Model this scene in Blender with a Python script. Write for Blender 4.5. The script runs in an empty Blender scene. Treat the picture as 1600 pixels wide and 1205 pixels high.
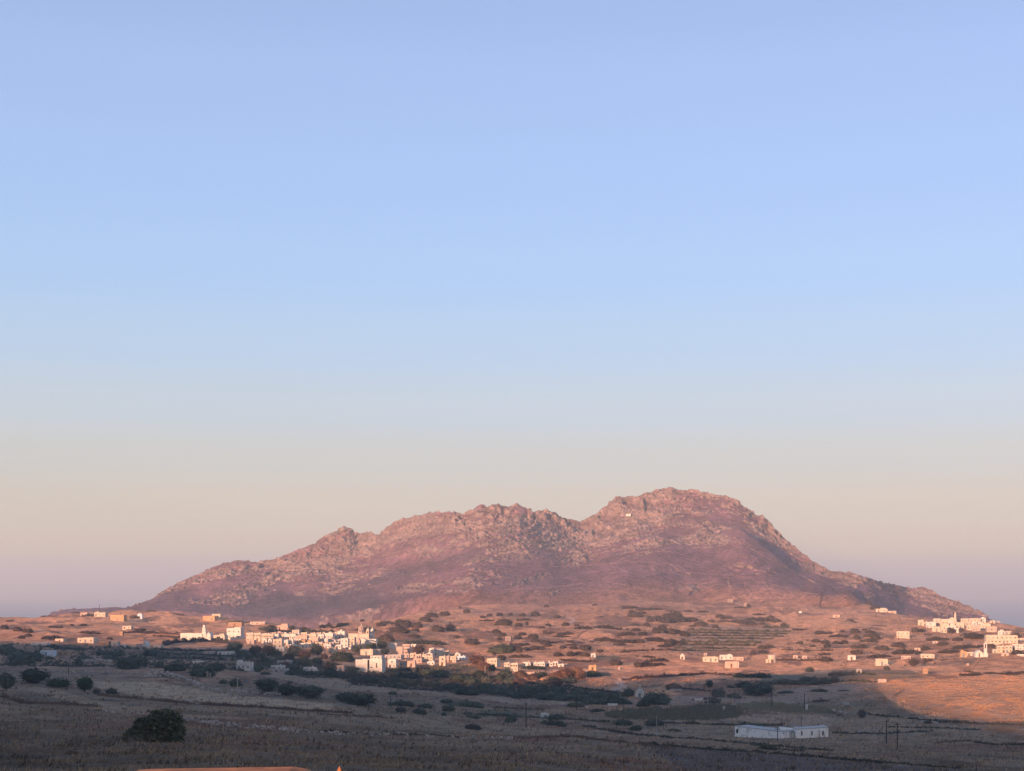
import bpy, bmesh, math, random
import numpy as np
from mathutils import Vector, Matrix
R = math.radians
C = bpy.context.scene.collection
SC = bpy.context.scene

# ---------------------------------------------------------------- camera
# photo pixels 1600 x 1205; focal length in photo pixels; eye level on row VH
F = 2462.0
VH = 922.0
cam_d = bpy.data.cameras.new('camera')
cam_d.sensor_width = 36.0
cam_d.lens = F / 1600.0 * 36.0
cam_d.shift_y = (VH - 602.5) / 1600.0
cam_d.clip_start = 0.5
cam_d.clip_end = 60000
cam = bpy.data.objects.new('camera', cam_d)
C.objects.link(cam)
cam.location = (0, 0, 0)
cam.rotation_euler = (R(90), 0, 0)
SC.camera = cam

# ---------------------------------------------------------------- light
SUN_EL = 7.8      # degrees above the horizon
SUN_AZ = 31.0     # light travels towards this bearing, clockwise from +Y
TAN_EL = math.tan(R(SUN_EL))
sd = Vector((math.sin(R(SUN_AZ)) * math.cos(R(SUN_EL)), math.cos(R(SUN_AZ)) * math.cos(R(SUN_EL)), -math.sin(R(SUN_EL))))
sun_d = bpy.data.lights.new('sun', 'SUN')
sun_d.energy = 5.0
sun_d.angle = R(0.5)
sun_d.color = (1.0, 0.53, 0.32)
sun = bpy.data.objects.new('sun', sun_d)
C.objects.link(sun)
sun.rotation_euler = sd.to_track_quat('-Z', 'Y').to_euler()

w = bpy.data.worlds.new('World')
SC.world = w
w.use_nodes = True
nt = w.node_tree
nt.nodes.clear()
N = nt.nodes.new; L = nt.links.new
EXPO = 1.35
def srgb(r, g, b):
    f = lambda c: ((c / 255 + .055) / 1.055) ** 2.4 if c > 10 else c / 255 / 12.92
    return (f(r), f(g), f(b), 1.0)
tc = N('ShaderNodeTexCoord'); sp = N('ShaderNodeSeparateXYZ'); L(tc.outputs['Generated'], sp.inputs[0])
mr = N('ShaderNodeMapRange'); mr.clamp = True
mr.inputs['From Min'].default_value = math.sin(R(-3)); mr.inputs['From Max'].default_value = math.sin(R(40))
L(sp.outputs['Z'], mr.inputs['Value'])
rmp = N('ShaderNodeValToRGB'); rmp.color_ramp.interpolation = 'EASE'
def vpos(v):  # ramp position of photo row v
    return (math.sin(math.atan((VH - v) / F)) - math.sin(R(-3))) / (math.sin(R(40)) - math.sin(R(-3)))
SKY = [(960, (165, 175, 190)), (935, (184, 184, 190)), (900, (214, 198, 187)), (860, (236, 216, 187)), (790, (228, 216, 197)),
       (720, (216, 217, 212)), (640, (206, 220, 232)), (540, (192, 218, 246)), (430, (180, 213, 254)), (280, (173, 206, 253)),
       (130, (170, 199, 247)), (0, (163, 191, 239))]
els = rmp.color_ramp.elements
els[0].position = vpos(SKY[0][0]); els[0].color = srgb(*SKY[0][1])
els[1].position = 1.0; els[1].color = srgb(138, 172, 228)
for v, c in SKY[1:]:
    e = els.new(vpos(v)); e.color = srgb(*c)
L(mr.outputs[0], rmp.inputs[0])
# the sky is a little dimmer and warmer towards the left of the view
mx = N('ShaderNodeMapRange'); mx.inputs['From Min'].default_value = -0.32; mx.inputs['From Max'].default_value = 0.32
L(sp.outputs['X'], mx.inputs['Value'])
cr2 = N('ShaderNodeValToRGB'); cr2.color_ramp.elements[0].color = (.91, .935, .945, 1); cr2.color_ramp.elements[1].color = (1.0, 1.0, 1.03, 1)
L(mx.outputs[0], cr2.inputs[0])
mul = N('ShaderNodeMixRGB'); mul.blend_type = 'MULTIPLY'; mul.inputs[0].default_value = 1
L(rmp.outputs[0], mul.inputs[1]); L(cr2.outputs[0], mul.inputs[2])
# the sunset side of the sky, behind the camera, glows warm
my = N('ShaderNodeMapRange'); my.inputs['From Min'].default_value = .0; my.inputs['From Max'].default_value = -1.0; L(sp.outputs['Y'], my.inputs['Value'])
mul2 = N('ShaderNodeMixRGB'); mul2.blend_type = 'MULTIPLY'; mul2.inputs[2].default_value = (1.6, 1.15, .78, 1)
L(my.outputs[0], mul2.inputs[0]); L(mul.outputs[0], mul2.inputs[1])
bg = N('ShaderNodeBackground'); L(mul2.outputs[0], bg.inputs[0]); bg.inputs[1].default_value = 1.04 / 2 ** EXPO
# daylight model sky, added faintly under the measured gradient
sk = N('ShaderNodeTexSky'); sk.sky_type = 'NISHITA'; sk.sun_disc = False
sk.sun_elevation = R(SUN_EL); sk.sun_rotation = R(180 + SUN_AZ)
bg2 = N('ShaderNodeBackground'); L(sk.outputs[0], bg2.inputs[0]); bg2.inputs[1].default_value = 0.05
mxs = N('ShaderNodeMixShader'); mxs.inputs[0].default_value = 0.06
L(bg.outputs[0], mxs.inputs[1]); L(bg2.outputs[0], mxs.inputs[2])
wo = N('ShaderNodeOutputWorld'); L(mxs.outputs[0], wo.inputs[0])

SC.view_settings.view_transform = 'Standard'
SC.view_settings.look = 'None'
SC.view_settings.gamma = 1
SC.view_settings.exposure = EXPO
SC.render.engine = 'CYCLES'
cy = SC.cycles
cy.use_denoising = True
try: cy.denoiser = 'OPENIMAGEDENOISE'
except Exception: pass
cy.max_bounces = 4; cy.diffuse_bounces = 2; cy.volume_bounces = 0; cy.glossy_bounces = 1
cy.sample_clamp_indirect = 3
cy.use_adaptive_sampling = False; SC.render.filter_size = 1.25

# ---------------------------------------------------------------- numpy noise
def _h(ix, iy, seed):
    n = (ix.astype(np.int64) * 374761393 + iy.astype(np.int64) * 668265263 + seed * 1442695041) & 0xFFFFFFFF
    n = ((n ^ (n >> 13)) * 1274126177) & 0xFFFFFFFF
    return ((n ^ (n >> 16)) & 0xFFFF) / 65535.0
def vnoise(x, y, seed=0):
    ix = np.floor(x); iy = np.floor(y); fx = x - ix; fy = y - iy
    a1 = _h(ix, iy, seed) * 6.2832; a2 = _h(ix + 1, iy, seed) * 6.2832
    a3 = _h(ix, iy + 1, seed) * 6.2832; a4 = _h(ix + 1, iy + 1, seed) * 6.2832
    g1 = np.cos(a1) * fx + np.sin(a1) * fy
    g2 = np.cos(a2) * (fx - 1) + np.sin(a2) * fy
    g3 = np.cos(a3) * fx + np.sin(a3) * (fy - 1)
    g4 = np.cos(a4) * (fx - 1) + np.sin(a4) * (fy - 1)
    sx = fx * fx * fx * (fx * (fx * 6 - 15) + 10); sy = fy * fy * fy * (fy * (fy * 6 - 15) + 10)
    return ((g1 * (1 - sx) + g2 * sx) * (1 - sy) + (g3 * (1 - sx) + g4 * sx) * sy) * 1.5
def fbm(x, y, octv=5, seed=0, gain=.5, lac=2.03):
    s = 0; a = 1.0
    for o in range(octv):
        s = s + a * vnoise(x + 17.3 * o, y - 9.1 * o, seed + o); x = x * lac; y = y * lac; a *= gain
    return s
def ridged(x, y, octv=5, seed=0, gain=.55):
    s = 0; a = 1.0; prev = 1.0
    for o in range(octv):
        n = 1 - np.abs(vnoise(x + 3.7 * o, y + 5.1 * o, seed + o)) * 1.6
        n = np.clip(n, 0, 1) ** 2 * prev
        s = s + a * n; prev = np.clip(n * 1.3, 0, 1); x = x * 2.07; y = y * 2.07; a *= gain
    return s
def sstep(a, b, x):
    t = np.clip((x - a) / (b - a), 0, 1); return t * t * (3 - 2 * t)
def smooth(a, n, axis):
    k = np.exp(-np.linspace(-2, 2, 2 * n + 1) ** 2); k /= k.sum()
    pad = [(0, 0)] * a.ndim; pad[axis] = (n, n)
    b = np.pad(a, pad, mode='edge')
    return np.apply_along_axis(lambda m: np.convolve(m, k, 'valid'), axis, b)

# ---------------------------------------------------------------- the lie of the land
TV = [1205, 1180, 1155, 1130, 1100, 1080, 1060, 1045, 1030, 1015, 1000, 985, 970, 955, 940, 925]
TU = [0, 400, 800, 1200, 1600]
TD = np.array([
 [130, 158, 195, 250, 350, 430, 540, 640, 760, 880, 1000, 1130, 1280, 1420, 1500, 1600],
 [140, 170, 210, 280, 420, 520, 640, 740, 850, 960, 1080, 1200, 1350, 1500, 1600, 1700],
 [150, 190, 320, 500, 620, 700, 790, 870, 950, 1040, 1140, 1260, 1400, 1570, 1780, 2000],
 [230, 320, 440, 540, 630, 700, 790, 870, 960, 1060, 1170, 1290, 1420, 1560, 1720, 1900],
 [245, 335, 450, 510, 590, 650, 715, 780, 860, 950, 1060, 1200, 1360, 1500, 1600, 1700]], float)
CREST = [(-400, 968), (0, 962.5), (63, 962), (89, 959), (127, 954.5), (177, 954), (223, 953), (253, 954), (291, 959.5), (351, 966), (392, 972),
 (432, 976), (458, 979), (500, 983), (540, 977), (601, 967), (626, 961), (677, 952), (720, 945), (760, 941), (851, 937), (1000, 935), (1150, 934),
 (1300, 932), (1318, 926), (1328, 925), (1350, 942), (1401, 957), (1434, 964), (1500, 969), (1542, 971), (1560, 973), (1600, 980), (1700, 985), (2100, 990)]
UG = np.concatenate([np.linspace(-2600, -260, 60), np.linspace(-240, 1840, 700), np.linspace(1860, 4200, 60)])
vv = np.arange(1205, 920, -1.0)
Dk = np.geomspace(6, 2600, 720)
ZG = np.zeros((len(UG), len(Dk)))
TDi = np.array([np.interp(vv[::-1], TV[::-1], TD[i][::-1])[::-1] for i in range(5)])
uc = np.clip(UG, 0, 1600)
DV = np.stack([np.interp(uc, TU, TDi[:, j]) for j in range(len(vv))], 1)
cr = np.interp(UG, [c[0] for c in CREST], [c[1] for c in CREST])
for i in range(len(UG)):
    m = vv >= cr[i]
    D = DV[i][m]; z = -(vv[m] - VH) * D / F
    z0 = z[0]; d0 = D[0]
    Dl = np.concatenate([[6, 30, 60, 90], D, D[-1] + np.array([25, 120, 350, 800, 1500])])
    zl = np.concatenate([[-5.2, -6.5, -9, z0 + (d0 - 90) * .07], z, [z[-1] - .8, z[-1] - 9, -55, -110, -140]])
    ZG[i] = np.interp(Dk, Dl, zl)
ZG[60:760] = smooth(ZG[60:760], 7, 1)
ZG[60:760] = smooth(ZG[60:760], 6, 0)
UU, DD = np.meshgrid(UG, Dk, indexing='ij')
XX = (UU - 800) / F * DD
def bump(u, v, D, ru, rd, h):
    x = (u - 800) / F * D
    return h * np.exp(-((XX - x) / ru) ** 2 - ((DD - D) / rd) ** 2)
ZG += bump(960, 0, 780, 34, 60, 1.6) + bump(1520, 0, 600, 60, 60, 2.2) + bump(720, 0, 1010, 32, 60, -4.0) + bump(235, 0, 150, 25, 60, .5)
amp = np.clip(DD / 900, .12, 1.5)
rel = fbm(XX / 90, DD / 90, 5, 3) * 2.2 * amp + fbm(XX / 14, DD / 14, 3, 9) * .55 * np.clip(amp, .2, 1)
# old field terraces: low steps that follow the contours
ter = ZG + fbm(XX / 160, DD / 160, 2, 44) * 5
tm = sstep(700, 950, DD) * sstep(-.1, .3, fbm(XX / 220, DD / 220, 2, 51))
rel += ((ter / 3.2 - np.floor(ter / 3.2)) ** 5) * 1.3 * tm
ZG += rel * sstep(20, 120, DD)

def ground_z(x, y):
    y = max(y, 6.5)
    u = x / y * F + 800
    i = np.interp(u, UG, np.arange(len(UG))); j = math.log(y / 6) / math.log(2600 / 6) * (len(Dk) - 1)
    i0 = int(min(max(i, 0), len(UG) - 2)); j0 = int(min(max(j, 0), len(Dk) - 2)); fi = i - i0; fj = min(j - j0, 1)
    return float((ZG[i0, j0] * (1 - fi) + ZG[i0 + 1, j0] * fi) * (1 - fj) + (ZG[i0, j0 + 1] * (1 - fi) + ZG[i0 + 1, j0 + 1] * fi) * fj)
def at(u, v, dmin=60):
    """photo pixel -> point on the ground"""
    i = float(np.interp(u, UG, np.arange(len(UG)))); i0 = int(min(i, len(UG) - 2)); f = i - i0
    col = ZG[i0] * (1 - f) + ZG[i0 + 1] * f
    row = VH - col / Dk * F
    ok = np.nonzero((row <= v) & (Dk > dmin))[0]
    if len(ok) == 0: k = int(np.argmin(row[Dk < 2000]))
    else: k = ok[0]
    D = Dk[k]
    if k > 0 and row[k - 1] > v >= row[k]:
        t = (row[k - 1] - v) / (row[k - 1] - row[k]); D = Dk[k - 1] * (1 - t) + Dk[k] * t
    x = (u - 800) / F * D
    return Vector((x, D, ground_z(x, D)))

# ---------------------------------------------------------------- mountain
RIDGE = [(40, 985), (95, 957), (127, 952), (177, 948.5), (208, 950.5), (235, 937.5), (262, 919), (292, 904), (310, 897), (330, 887), (350, 880), (375, 875), (390, 877), (405, 879), (420, 876), (440, 869.5), (465, 859),
 (492, 849), (505, 838), (525, 830), (537, 822), (546, 824), (557, 833), (575, 832), (592, 835), (600, 827.5), (615, 816), (630, 810), (650, 807), (675, 800.5), (700, 800), (725, 802), (735, 799),
 (745, 791), (752, 788), (765, 793), (771, 789.5), (782, 790), (787, 793), (800, 789), (810, 787), (819, 792), (824, 797), (827.5, 794), (832, 797), (835, 802.5), (838, 799), (845, 797), (857, 797), (870, 802.5),
 (877, 809), (890, 811), (907, 814.5), (920, 809), (935, 800), (942, 794), (950, 787.5), (962, 776), (975, 776.5), (992, 776.5), (1007, 771), (1030, 764.5), (1047, 761), (1060, 765), (1090, 765.5), (1107, 771),
 (1137, 775), (1152, 782.5), (1170, 796), (1185, 806), (1192, 804.5), (1202, 816), (1215, 830), (1232, 846), (1250, 861), (1275, 880), (1300, 892.5), (1330, 894.5), (1350, 901), (1380, 910), (1425, 919),
 (1440, 917), (1455, 921), (1465, 929), (1495, 940), (1515, 950), (1535, 961), (1545, 969), (1580, 985), (1640, 1000)]
MU = np.linspace(40, 1640, 1180)
NT = 420
rv = np.interp(MU, [r[0] for r in RIDGE], [r[1] for r in RIDGE])
rvs = smooth(rv, 45, 0)
tv = np.interp(MU, [c[0] for c in CREST], [c[1] for c in CREST]) + 9
tv = smooth(tv, 12, 0)
tv = np.maximum(tv, rv + 2)
rvs = np.minimum(rvs, tv - 1)
Dt = np.interp(MU, [40, 400, 560, 700, 1000, 1300, 1420, 1640], [2200, 2050, 1950, 1760, 1700, 1680, 1780, 1800])
# along the middle the mountain grows straight out of the foothill
def first_d(u, v):
    row = VH - ZG[int(round(float(np.interp(u, UG, np.arange(len(UG))))))] / Dk * F
    k_ = np.nonzero((row <= v) & (Dk > 200))[0]
    return Dk[k_[0]] if len(k_) else 1800.0
Dt2 = np.array([first_d(MU[i], tv[i]) for i in range(len(MU))])
Dt2 = smooth(Dt2, 170, 0)
kk = sstep(640, 840, MU) * (1 - sstep(1310, 1420, MU))
Dt = Dt * (1 - kk) + (Dt2 - 15) * kk
Dr = Dt + np.interp(MU, [40, 210, 540, 800, 907, 1047, 1200, 1300, 1440, 1545, 1640], [150, 170, 420, 520, 520, 520, 470, 330, 230, 60, 50])
T = np.linspace(0, 1, NT)
MM, TT = np.meshgrid(MU, T, indexing='ij')
VM = tv[:, None] + (rvs - tv)[:, None] * TT + (rv - rvs)[:, None] * sstep(.72, 1, TT) ** 1.5
DM = Dt[:, None] + (Dr - Dt)[:, None] * (1 - (1 - TT) ** 1.35)
XM = (MM - 800) / F * DM
ZM = -(VM - VH) * DM / F
def g2(u, v, ru, rv_, ang=0):
    du = MM - u; dv = VM - v; c = math.cos(R(ang)); s = math.sin(R(ang))
    a = (du * c - dv * s) / ru; b = (du * s + dv * c) / rv_
    return np.exp(-a * a - b * b)
# rock outcrops: strata run up to the right across the flank
H3 = ZM * 2.6
sx = XM * math.cos(R(28)) + H3 * math.sin(R(28)); sy = -XM * math.sin(R(28)) + H3 * math.cos(R(28))
rightside = sstep(1060, 1180, MM)
sx2 = XM * math.cos(R(-38)) + H3 * math.sin(R(-38)); sy2 = -XM * math.sin(R(-38)) + H3 * math.cos(R(-38))
bl2 = lambda fn: fn(sx, sy) * (1 - rightside) + fn(sx2, sy2) * rightside
n1 = fbm(sx / 150, sy / 55, 6, 21, .62); n2 = fbm(sx2 / 150, sy2 / 55, 6, 27, .62)
nn = n1 * (1 - rightside) + n2 * rightside
bias = -.40 + .75 * sstep(.3, .95, TT) * sstep(300, 620, MM) + .45 * sstep(.55, 1, TT) * (1 - .8 * sstep(1230, 1330, MM)) - .25 * sstep(1230, 1330, MM)
bias += -.10 + .75 * g2(940, 835, 150, 22, 33) + .8 * g2(820, 860, 150, 20, 18) + .75 * g2(735, 925, 50, 14, 15) + .75 * g2(645, 920, 60, 14, 15) + .55 * g2(420, 912, 60, 9, 10)
bias += .7 * g2(1090, 835, 50, 14, -35) + .5 * g2(1130, 860, 60, 16, -40) + .9 * g2(1450, 950, 55, 22, 0) + .5 * g2(1330, 905, 30, 8, 0) + .35 * g2(1200, 850, 60, 18, -40) + .5 * g2(500, 880, 120, 14, 22)
bias -= .5 * (1 - sstep(.05, .30, TT)) * sstep(600, 760, MM)
bias -= .9 * g2(470, 945, 110, 22, 5) + .8 * g2(950, 890, 170, 18, 8) + .7 * g2(1150, 905, 120, 20, -20) + .5 * g2(650, 875, 60, 9, 10) + .5 * g2(740, 868, 50, 9, 15) + .45 * g2(1010, 825, 55, 8, 10) + .6 * g2(600, 960, 80, 20, 0)
nf = bl2(lambda a, b: fbm(a / 26, b / 11, 4, 35, .6))
GV_ = g2(1206, 866, 66, 13, -38) + g2(1298, 914, 30, 7, -35)
bias -= 2.2 * GV_
rock = sstep(-.12, .26, nn * .85 + nf * .75 + bias * .8)
# relief
warp = fbm(XM / 40, H3 / 60, 3, 13) * 14
big = fbm(XM / 190, H3 / 300, 4, 31) * 14 * np.sin(np.clip(TT, 0, 1) * math.pi) ** .7
bl = lambda fn: fn(sx, sy) * (1 - rightside) + fn(sx2, sy2) * rightside
rough = bl(lambda a, b: ridged((a + warp) / 44, (b - warp) / 20, 6, 5, .6))
cell = bl(lambda a, b: fbm(a / 16, b / 9, 4, 61, .62))
crag = (rough - .55) * (3.0 + 3.5 * sstep(.75, .97, TT) * (1 - sstep(1150, 1260, MM)) * sstep(300, 450, MM)) * (.06 + .94 * rock) + cell * (.4 + 1.2 * rock)
fine = fbm(XM / 4.2, H3 / 8, 3, 66, .65) * (.35 + 1.3 * rock)
edge = 1 - .42 * sstep(.9, 1, TT)
dz = (big + crag + fine)
def spur(pts, reach, dep):
    """a spur standing out towards the valley along pts, with an abrupt right-hand side"""
    tot = sum(math.hypot(b[0] - a[0], b[1] - a[1]) for a, b in zip(pts[:-1], pts[1:])); acc = 0
    best = np.full(ZM.shape, 1e9); out = np.zeros_like(ZM)
    for (a, b) in zip(pts[:-1], pts[1:]):
        du, dv = b[0] - a[0], b[1] - a[1]; L2 = du * du + dv * dv; ln = math.sqrt(L2)
        t = np.clip(((MM - a[0]) * du + (VM - a[1]) * dv) / L2, 0, 1)
        px = MM - (a[0] + t * du); py = VM - (a[1] + t * dv); d = np.hypot(px, py)
        left = (px * dv - py * du) < 0
        w_ = np.clip((acc + t * ln) / tot, 0, 1); w_ = sstep(0, .25, w_) * (1 - sstep(.45, 1, w_))
        val = np.where(left, np.exp(-(d / reach) ** 1.5) * w_, 0)
        out = np.where(d < best, val, out); best = np.minimum(best, d); acc += ln
    return out * dep
DY = spur([(1136, 822), (1156, 832), (1182, 846), (1208, 866), (1232, 886), (1262, 910)], 60, 100) + spur([(1264, 901), (1280, 909), (1294, 915), (1312, 929)], 30, 60)
DY += spur([(1078, 806), (1095, 816), (1112, 832), (1118, 846)], 22, 14) + spur([(1100, 872), (1140, 893), (1190, 915)], 26, 8) + spur([(822, 784), (832, 796), (838, 808)], 10, 10)
dz -= 9 * g2(831, 797, 4, 9, -25)
edge = edge
fade = edge * sstep(0, .04, TT + .02) * (1 - .9 * np.clip(GV_, 0, 1))
dn = dz * fade
ridge_fix = smooth(dn[:, -1], 14, 0)
dn = dn - ridge_fix[:, None] * sstep(.8, 1, TT)
# push the rock out along the slope's normal (towards the viewer's side and up)
DM0 = DM.copy()
ZM2 = ZM + dn * .72
DM = DM - dn * .7 - DY
XM = (MM - 800) / F * (DM0 - DY)
ZM2 *= (DM0 - DY) / DM0
def ground_grid(x, y):
    fi = np.interp(x / y * F + 800, UG, np.arange(len(UG))); fj = np.interp(np.log(y), np.log(Dk), np.arange(len(Dk)))
    i0 = np.clip(fi.astype(int), 0, len(UG) - 2); j0 = np.clip(fj.astype(int), 0, len(Dk) - 2); fi = fi - i0; fj = fj - j0
    return (ZG[i0, j0] * (1 - fi) + ZG[i0 + 1, j0] * fi) * (1 - fj) + (ZG[i0, j0 + 1] * (1 - fi) + ZG[i0 + 1, j0 + 1] * fi) * fj
gz_ = ground_grid(XM, DM)
lowt = sstep(0, .16, TT)
ZM2 = np.where(ZM2 > gz_ - 2, (gz_ - 2) * (1 - lowt) + ZM2 * lowt, ZM2)
def mat_(u, v):
    """photo pixel -> point on the mountain"""
    i = float(np.interp(u, MU, np.arange(len(MU)))); i0 = int(round(i))
    row = VH - ZM2[i0] / DM[i0] * F
    ok = np.nonzero(row <= v)[0]; k = ok[0] if len(ok) else NT - 1
    return Vector((XM[i0, k], DM[i0, k], ZM2[i0, k])), i0, k

# ---------------------------------------------------------------- mesh and material helpers
def link_mesh(name, me, parent=None, mat=None):
    o = bpy.data.objects.new(name, me); C.objects.link(o)
    if mat is not None and len(me.materials) == 0: me.materials.append(mat)
    if parent is not None: o.parent = parent
    return o
def np_mesh(name, verts, quads, colors=None, smooth_=True):
    me = bpy.data.meshes.new(name)
    verts = np.asarray(verts, np.float32); quads = np.asarray(quads, np.int32); k = quads.shape[1]
    me.vertices.add(len(verts)); me.vertices.foreach_set('co', verts.ravel())
    me.loops.add(quads.size); me.loops.foreach_set('vertex_index', quads.ravel())
    me.polygons.add(len(quads)); me.polygons.foreach_set('loop_start', np.arange(0, quads.size, k, dtype=np.int32))
    me.polygons.foreach_set('loop_total', np.full(len(quads), k, np.int32))
    me.polygons.foreach_set('use_smooth', np.full(len(quads), smooth_, bool))
    me.update(); me.validate()
    if colors is not None:
        a = me.color_attributes.new('col', 'FLOAT_COLOR', 'POINT')
        a.data.foreach_set('color', np.asarray(colors, np.float32).ravel())
    return me
def grid_quads(nu, nv):
    i, j = np.meshgrid(np.arange(nu - 1), np.arange(nv - 1), indexing='ij')
    a = (i * nv + j).ravel(); return np.stack([a, a + nv, a + nv + 1, a + 1], 1)
def tag(o, label=None, cat=None, group=None, kind=None):
    if label: o['label'] = label
    if cat: o['category'] = cat
    if group: o['group'] = group
    if kind or label: o['kind'] = kind or 'thing'
    return o
def thing(name, loc, rz, label, cat, group=None):
    o = bpy.data.objects.new(name, None); C.objects.link(o)
    o.location = loc; o.rotation_euler = (0, 0, rz); o.empty_display_size = .5
    return tag(o, label, cat, group)
def new_mat(name, rough=.95):
    m = bpy.data.materials.new(name); m.use_nodes = True
    b = m.node_tree.nodes['Principled BSDF']; b.inputs['Roughness'].default_value = rough
    b.inputs['Specular IOR Level'].default_value = .15
    return m, m.node_tree, b
def noise_mix(nt, b, c1, c2, scale, detail=4, lo=.35, hi=.65, coord='Object', rand=0.0):
    N = nt.nodes.new; L = nt.links.new
    t = N('ShaderNodeTexCoord'); n = N('ShaderNodeTexNoise'); n.inputs['Scale'].default_value = scale; n.inputs['Detail'].default_value = detail
    L(t.outputs[coord], n.inputs['Vector'])
    r = N('ShaderNodeValToRGB'); r.color_ramp.elements[0].position = lo; r.color_ramp.elements[1].position = hi
    r.color_ramp.elements[0].color = (*c1, 1); r.color_ramp.elements[1].color = (*c2, 1)
    L(n.outputs[0], r.inputs[0]); out = r.outputs[0]
    if rand:
        oi = N('ShaderNodeObjectInfo'); hs = N('ShaderNodeHueSaturation'); mr = N('ShaderNodeMapRange')
        mr.inputs['To Min'].default_value = 1 - rand; mr.inputs['To Max'].default_value = 1 + rand
        L(oi.outputs['Random'], mr.inputs[0]); L(mr.outputs[0], hs.inputs['Value']); L(out, hs.inputs['Color']); out = hs.outputs[0]
    L(out, b.inputs['Base Color']); return n, out
def plain(name, c, c2=None, scale=1.5, rough=.9, rand=0.0, bump=0):
    m, nt, b = new_mat(name, rough)
    c2 = c2 or tuple(x * .8 for x in c)
    n, _ = noise_mix(nt, b, c2, c, scale, rand=rand)
    if bump:
        bn = nt.nodes.new('ShaderNodeBump'); bn.inputs['Distance'].default_value = bump
        nt.links.new(n.outputs[0], bn.inputs['Height']); nt.links.new(bn.outputs[0], b.inputs['Normal'])
    return m

# ---------------------------------------------------------------- ground colours (kinds of grass, soil and crop, sun and shade partly painted in)
cg = np.zeros(ZG.shape + (3,))
VG = VH - ZG / DD * F        # only used to lay out which field is which
def lerp3(a, b, t): return a * (1 - t[..., None]) + np.asarray(b) * t[..., None]
cg[:] = (.155, .110, .072)                                   # dry brown weeds nearby, with shade put into the tone
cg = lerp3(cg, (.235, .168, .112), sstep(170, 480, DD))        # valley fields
cg = lerp3(cg, (.66, .325, .165), sstep(560, 800, DD + fbm(XX / 80, DD / 80, 3, 12) * 80))  # straw coloured slopes, brightened in colour to look sunlit
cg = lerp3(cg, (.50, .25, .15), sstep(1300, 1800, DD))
n_a = fbm(XX / 60, DD / 110, 5, 71); n_b = fbm(XX / 12, DD / 26, 4, 77); n_c = fbm(XX / 200, DD / 240, 3, 79)
cg *= (1 + .48 * n_a + .28 * n_b + .24 * n_c)[..., None]
cg = lerp3(cg, (.15, .082, .055), .8 * sstep(.18, .5, n_a + .5 * n_b) * sstep(120, 200, DD))     # red-brown scrub patches
cg = lerp3(cg, (.30, .22, .15), .6 * sstep(.15, .5, -n_a + .3 * n_b) * sstep(150, 300, DD) * (1 - sstep(500, 700, DD)))
CROPS = {'A': (0, 900), 'B': (250, 900), 'C': (500, 900), 'D': (750, 900), 'E': (1000, 900), 'F': (1300, 900)}
def P(c, x, y):
    if c in CROPS: o = CROPS[c]; return (o[0] + x / 3.95, o[1] + y / 3.95)
    o = {'V': (370, 950), 'W': (540, 960), 'X': (740, 990), 'Y': (1370, 950)}[c]; return (o[0] + x / 6.957, o[1] + y / 6.957)
def inpoly(pts):
    m = np.zeros(ZG.shape, bool); n = len(pts)
    U, V = UU + 3 * n_b * 1.0, VG + 1.2 * n_b
    for i in range(n):
        (x0, y0), (x1, y1) = pts[i], pts[(i + 1) % n]
        if y0 == y1: continue
        c = (y0 > V) != (y1 > V)
        m ^= c & (U < (x1 - x0) * (V - y0) / (y1 - y0) + x0)
    m &= (DD > 60)
    return m.astype(float)
def field(crop, pts, col, k=1.0):
    global cg
    m = inpoly([P(crop, *p) for p in pts])
    cg = lerp3(cg, np.array(col), m * k) * (1 + .08 * n_b * m)[..., None]
field('A', [(570, 652), (1000, 660), (1185, 690), (1450, 740), (2050, 790), (2050, 830), (1600, 800), (1185, 775), (900, 745), (720, 715), (600, 690)], (.40, .29, .19), .95)
field('A', [(90, 690), (300, 690), (600, 770), (1100, 850), (1600, 890), (1150, 880), (600, 830), (300, 740)], (.31, .225, .15), .85)
field('B', [(540, 590), (900, 600), (1240, 630), (1700, 700), (2300, 745), (1900, 745), (1185, 715), (1000, 690), (800, 650), (580, 610)], (.31, .22, .15), .85)
field('C', [(1250, 745), (1500, 770), (1560, 800), (1185, 790), (900, 750)], (.33, .235, .165), .85)
field('E', [(450, 885), (860, 850), (1185, 880), (1185, 930), (700, 905)], (.34, .24, .17), .85)
field('E', [(480, 740), (640, 740), (870, 700), (1185, 670), (1500, 660), (1185, 760), (900, 790), (480, 790)], (.32, .22, .16), .85)
field('D', [(840, 755), (1185, 790), (1185, 810), (950, 800)], (.33, .23, .16), .85)
field('E', [(0, 745), (400, 745), (400, 790), (0, 800)], (.31, .215, .155), .85)
field('F', [(250, 660), (1185, 610), (1300, 900), (900, 900), (500, 850), (380, 780), (300, 720)], (.62, .32, .165), .7)  # sunlit field: brightness of the grazing sun put into its colour
field('D', [(590, 660), (700, 620), (1250, 560), (1450, 600), (1300, 660), (820, 700)], (.54, .26, .135), .7)
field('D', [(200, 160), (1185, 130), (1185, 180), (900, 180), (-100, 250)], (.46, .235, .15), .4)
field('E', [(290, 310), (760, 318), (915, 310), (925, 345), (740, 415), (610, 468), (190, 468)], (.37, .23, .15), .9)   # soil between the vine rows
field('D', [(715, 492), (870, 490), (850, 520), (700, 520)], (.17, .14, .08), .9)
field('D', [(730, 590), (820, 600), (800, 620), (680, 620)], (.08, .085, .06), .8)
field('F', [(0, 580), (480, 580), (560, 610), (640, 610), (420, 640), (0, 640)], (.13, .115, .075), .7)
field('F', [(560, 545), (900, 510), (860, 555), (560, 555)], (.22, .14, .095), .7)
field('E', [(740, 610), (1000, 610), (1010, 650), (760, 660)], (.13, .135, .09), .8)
field('A', [(930, 445), (1600, 450), (1500, 510), (930, 520)], (.17, .13, .10), .8)
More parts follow.
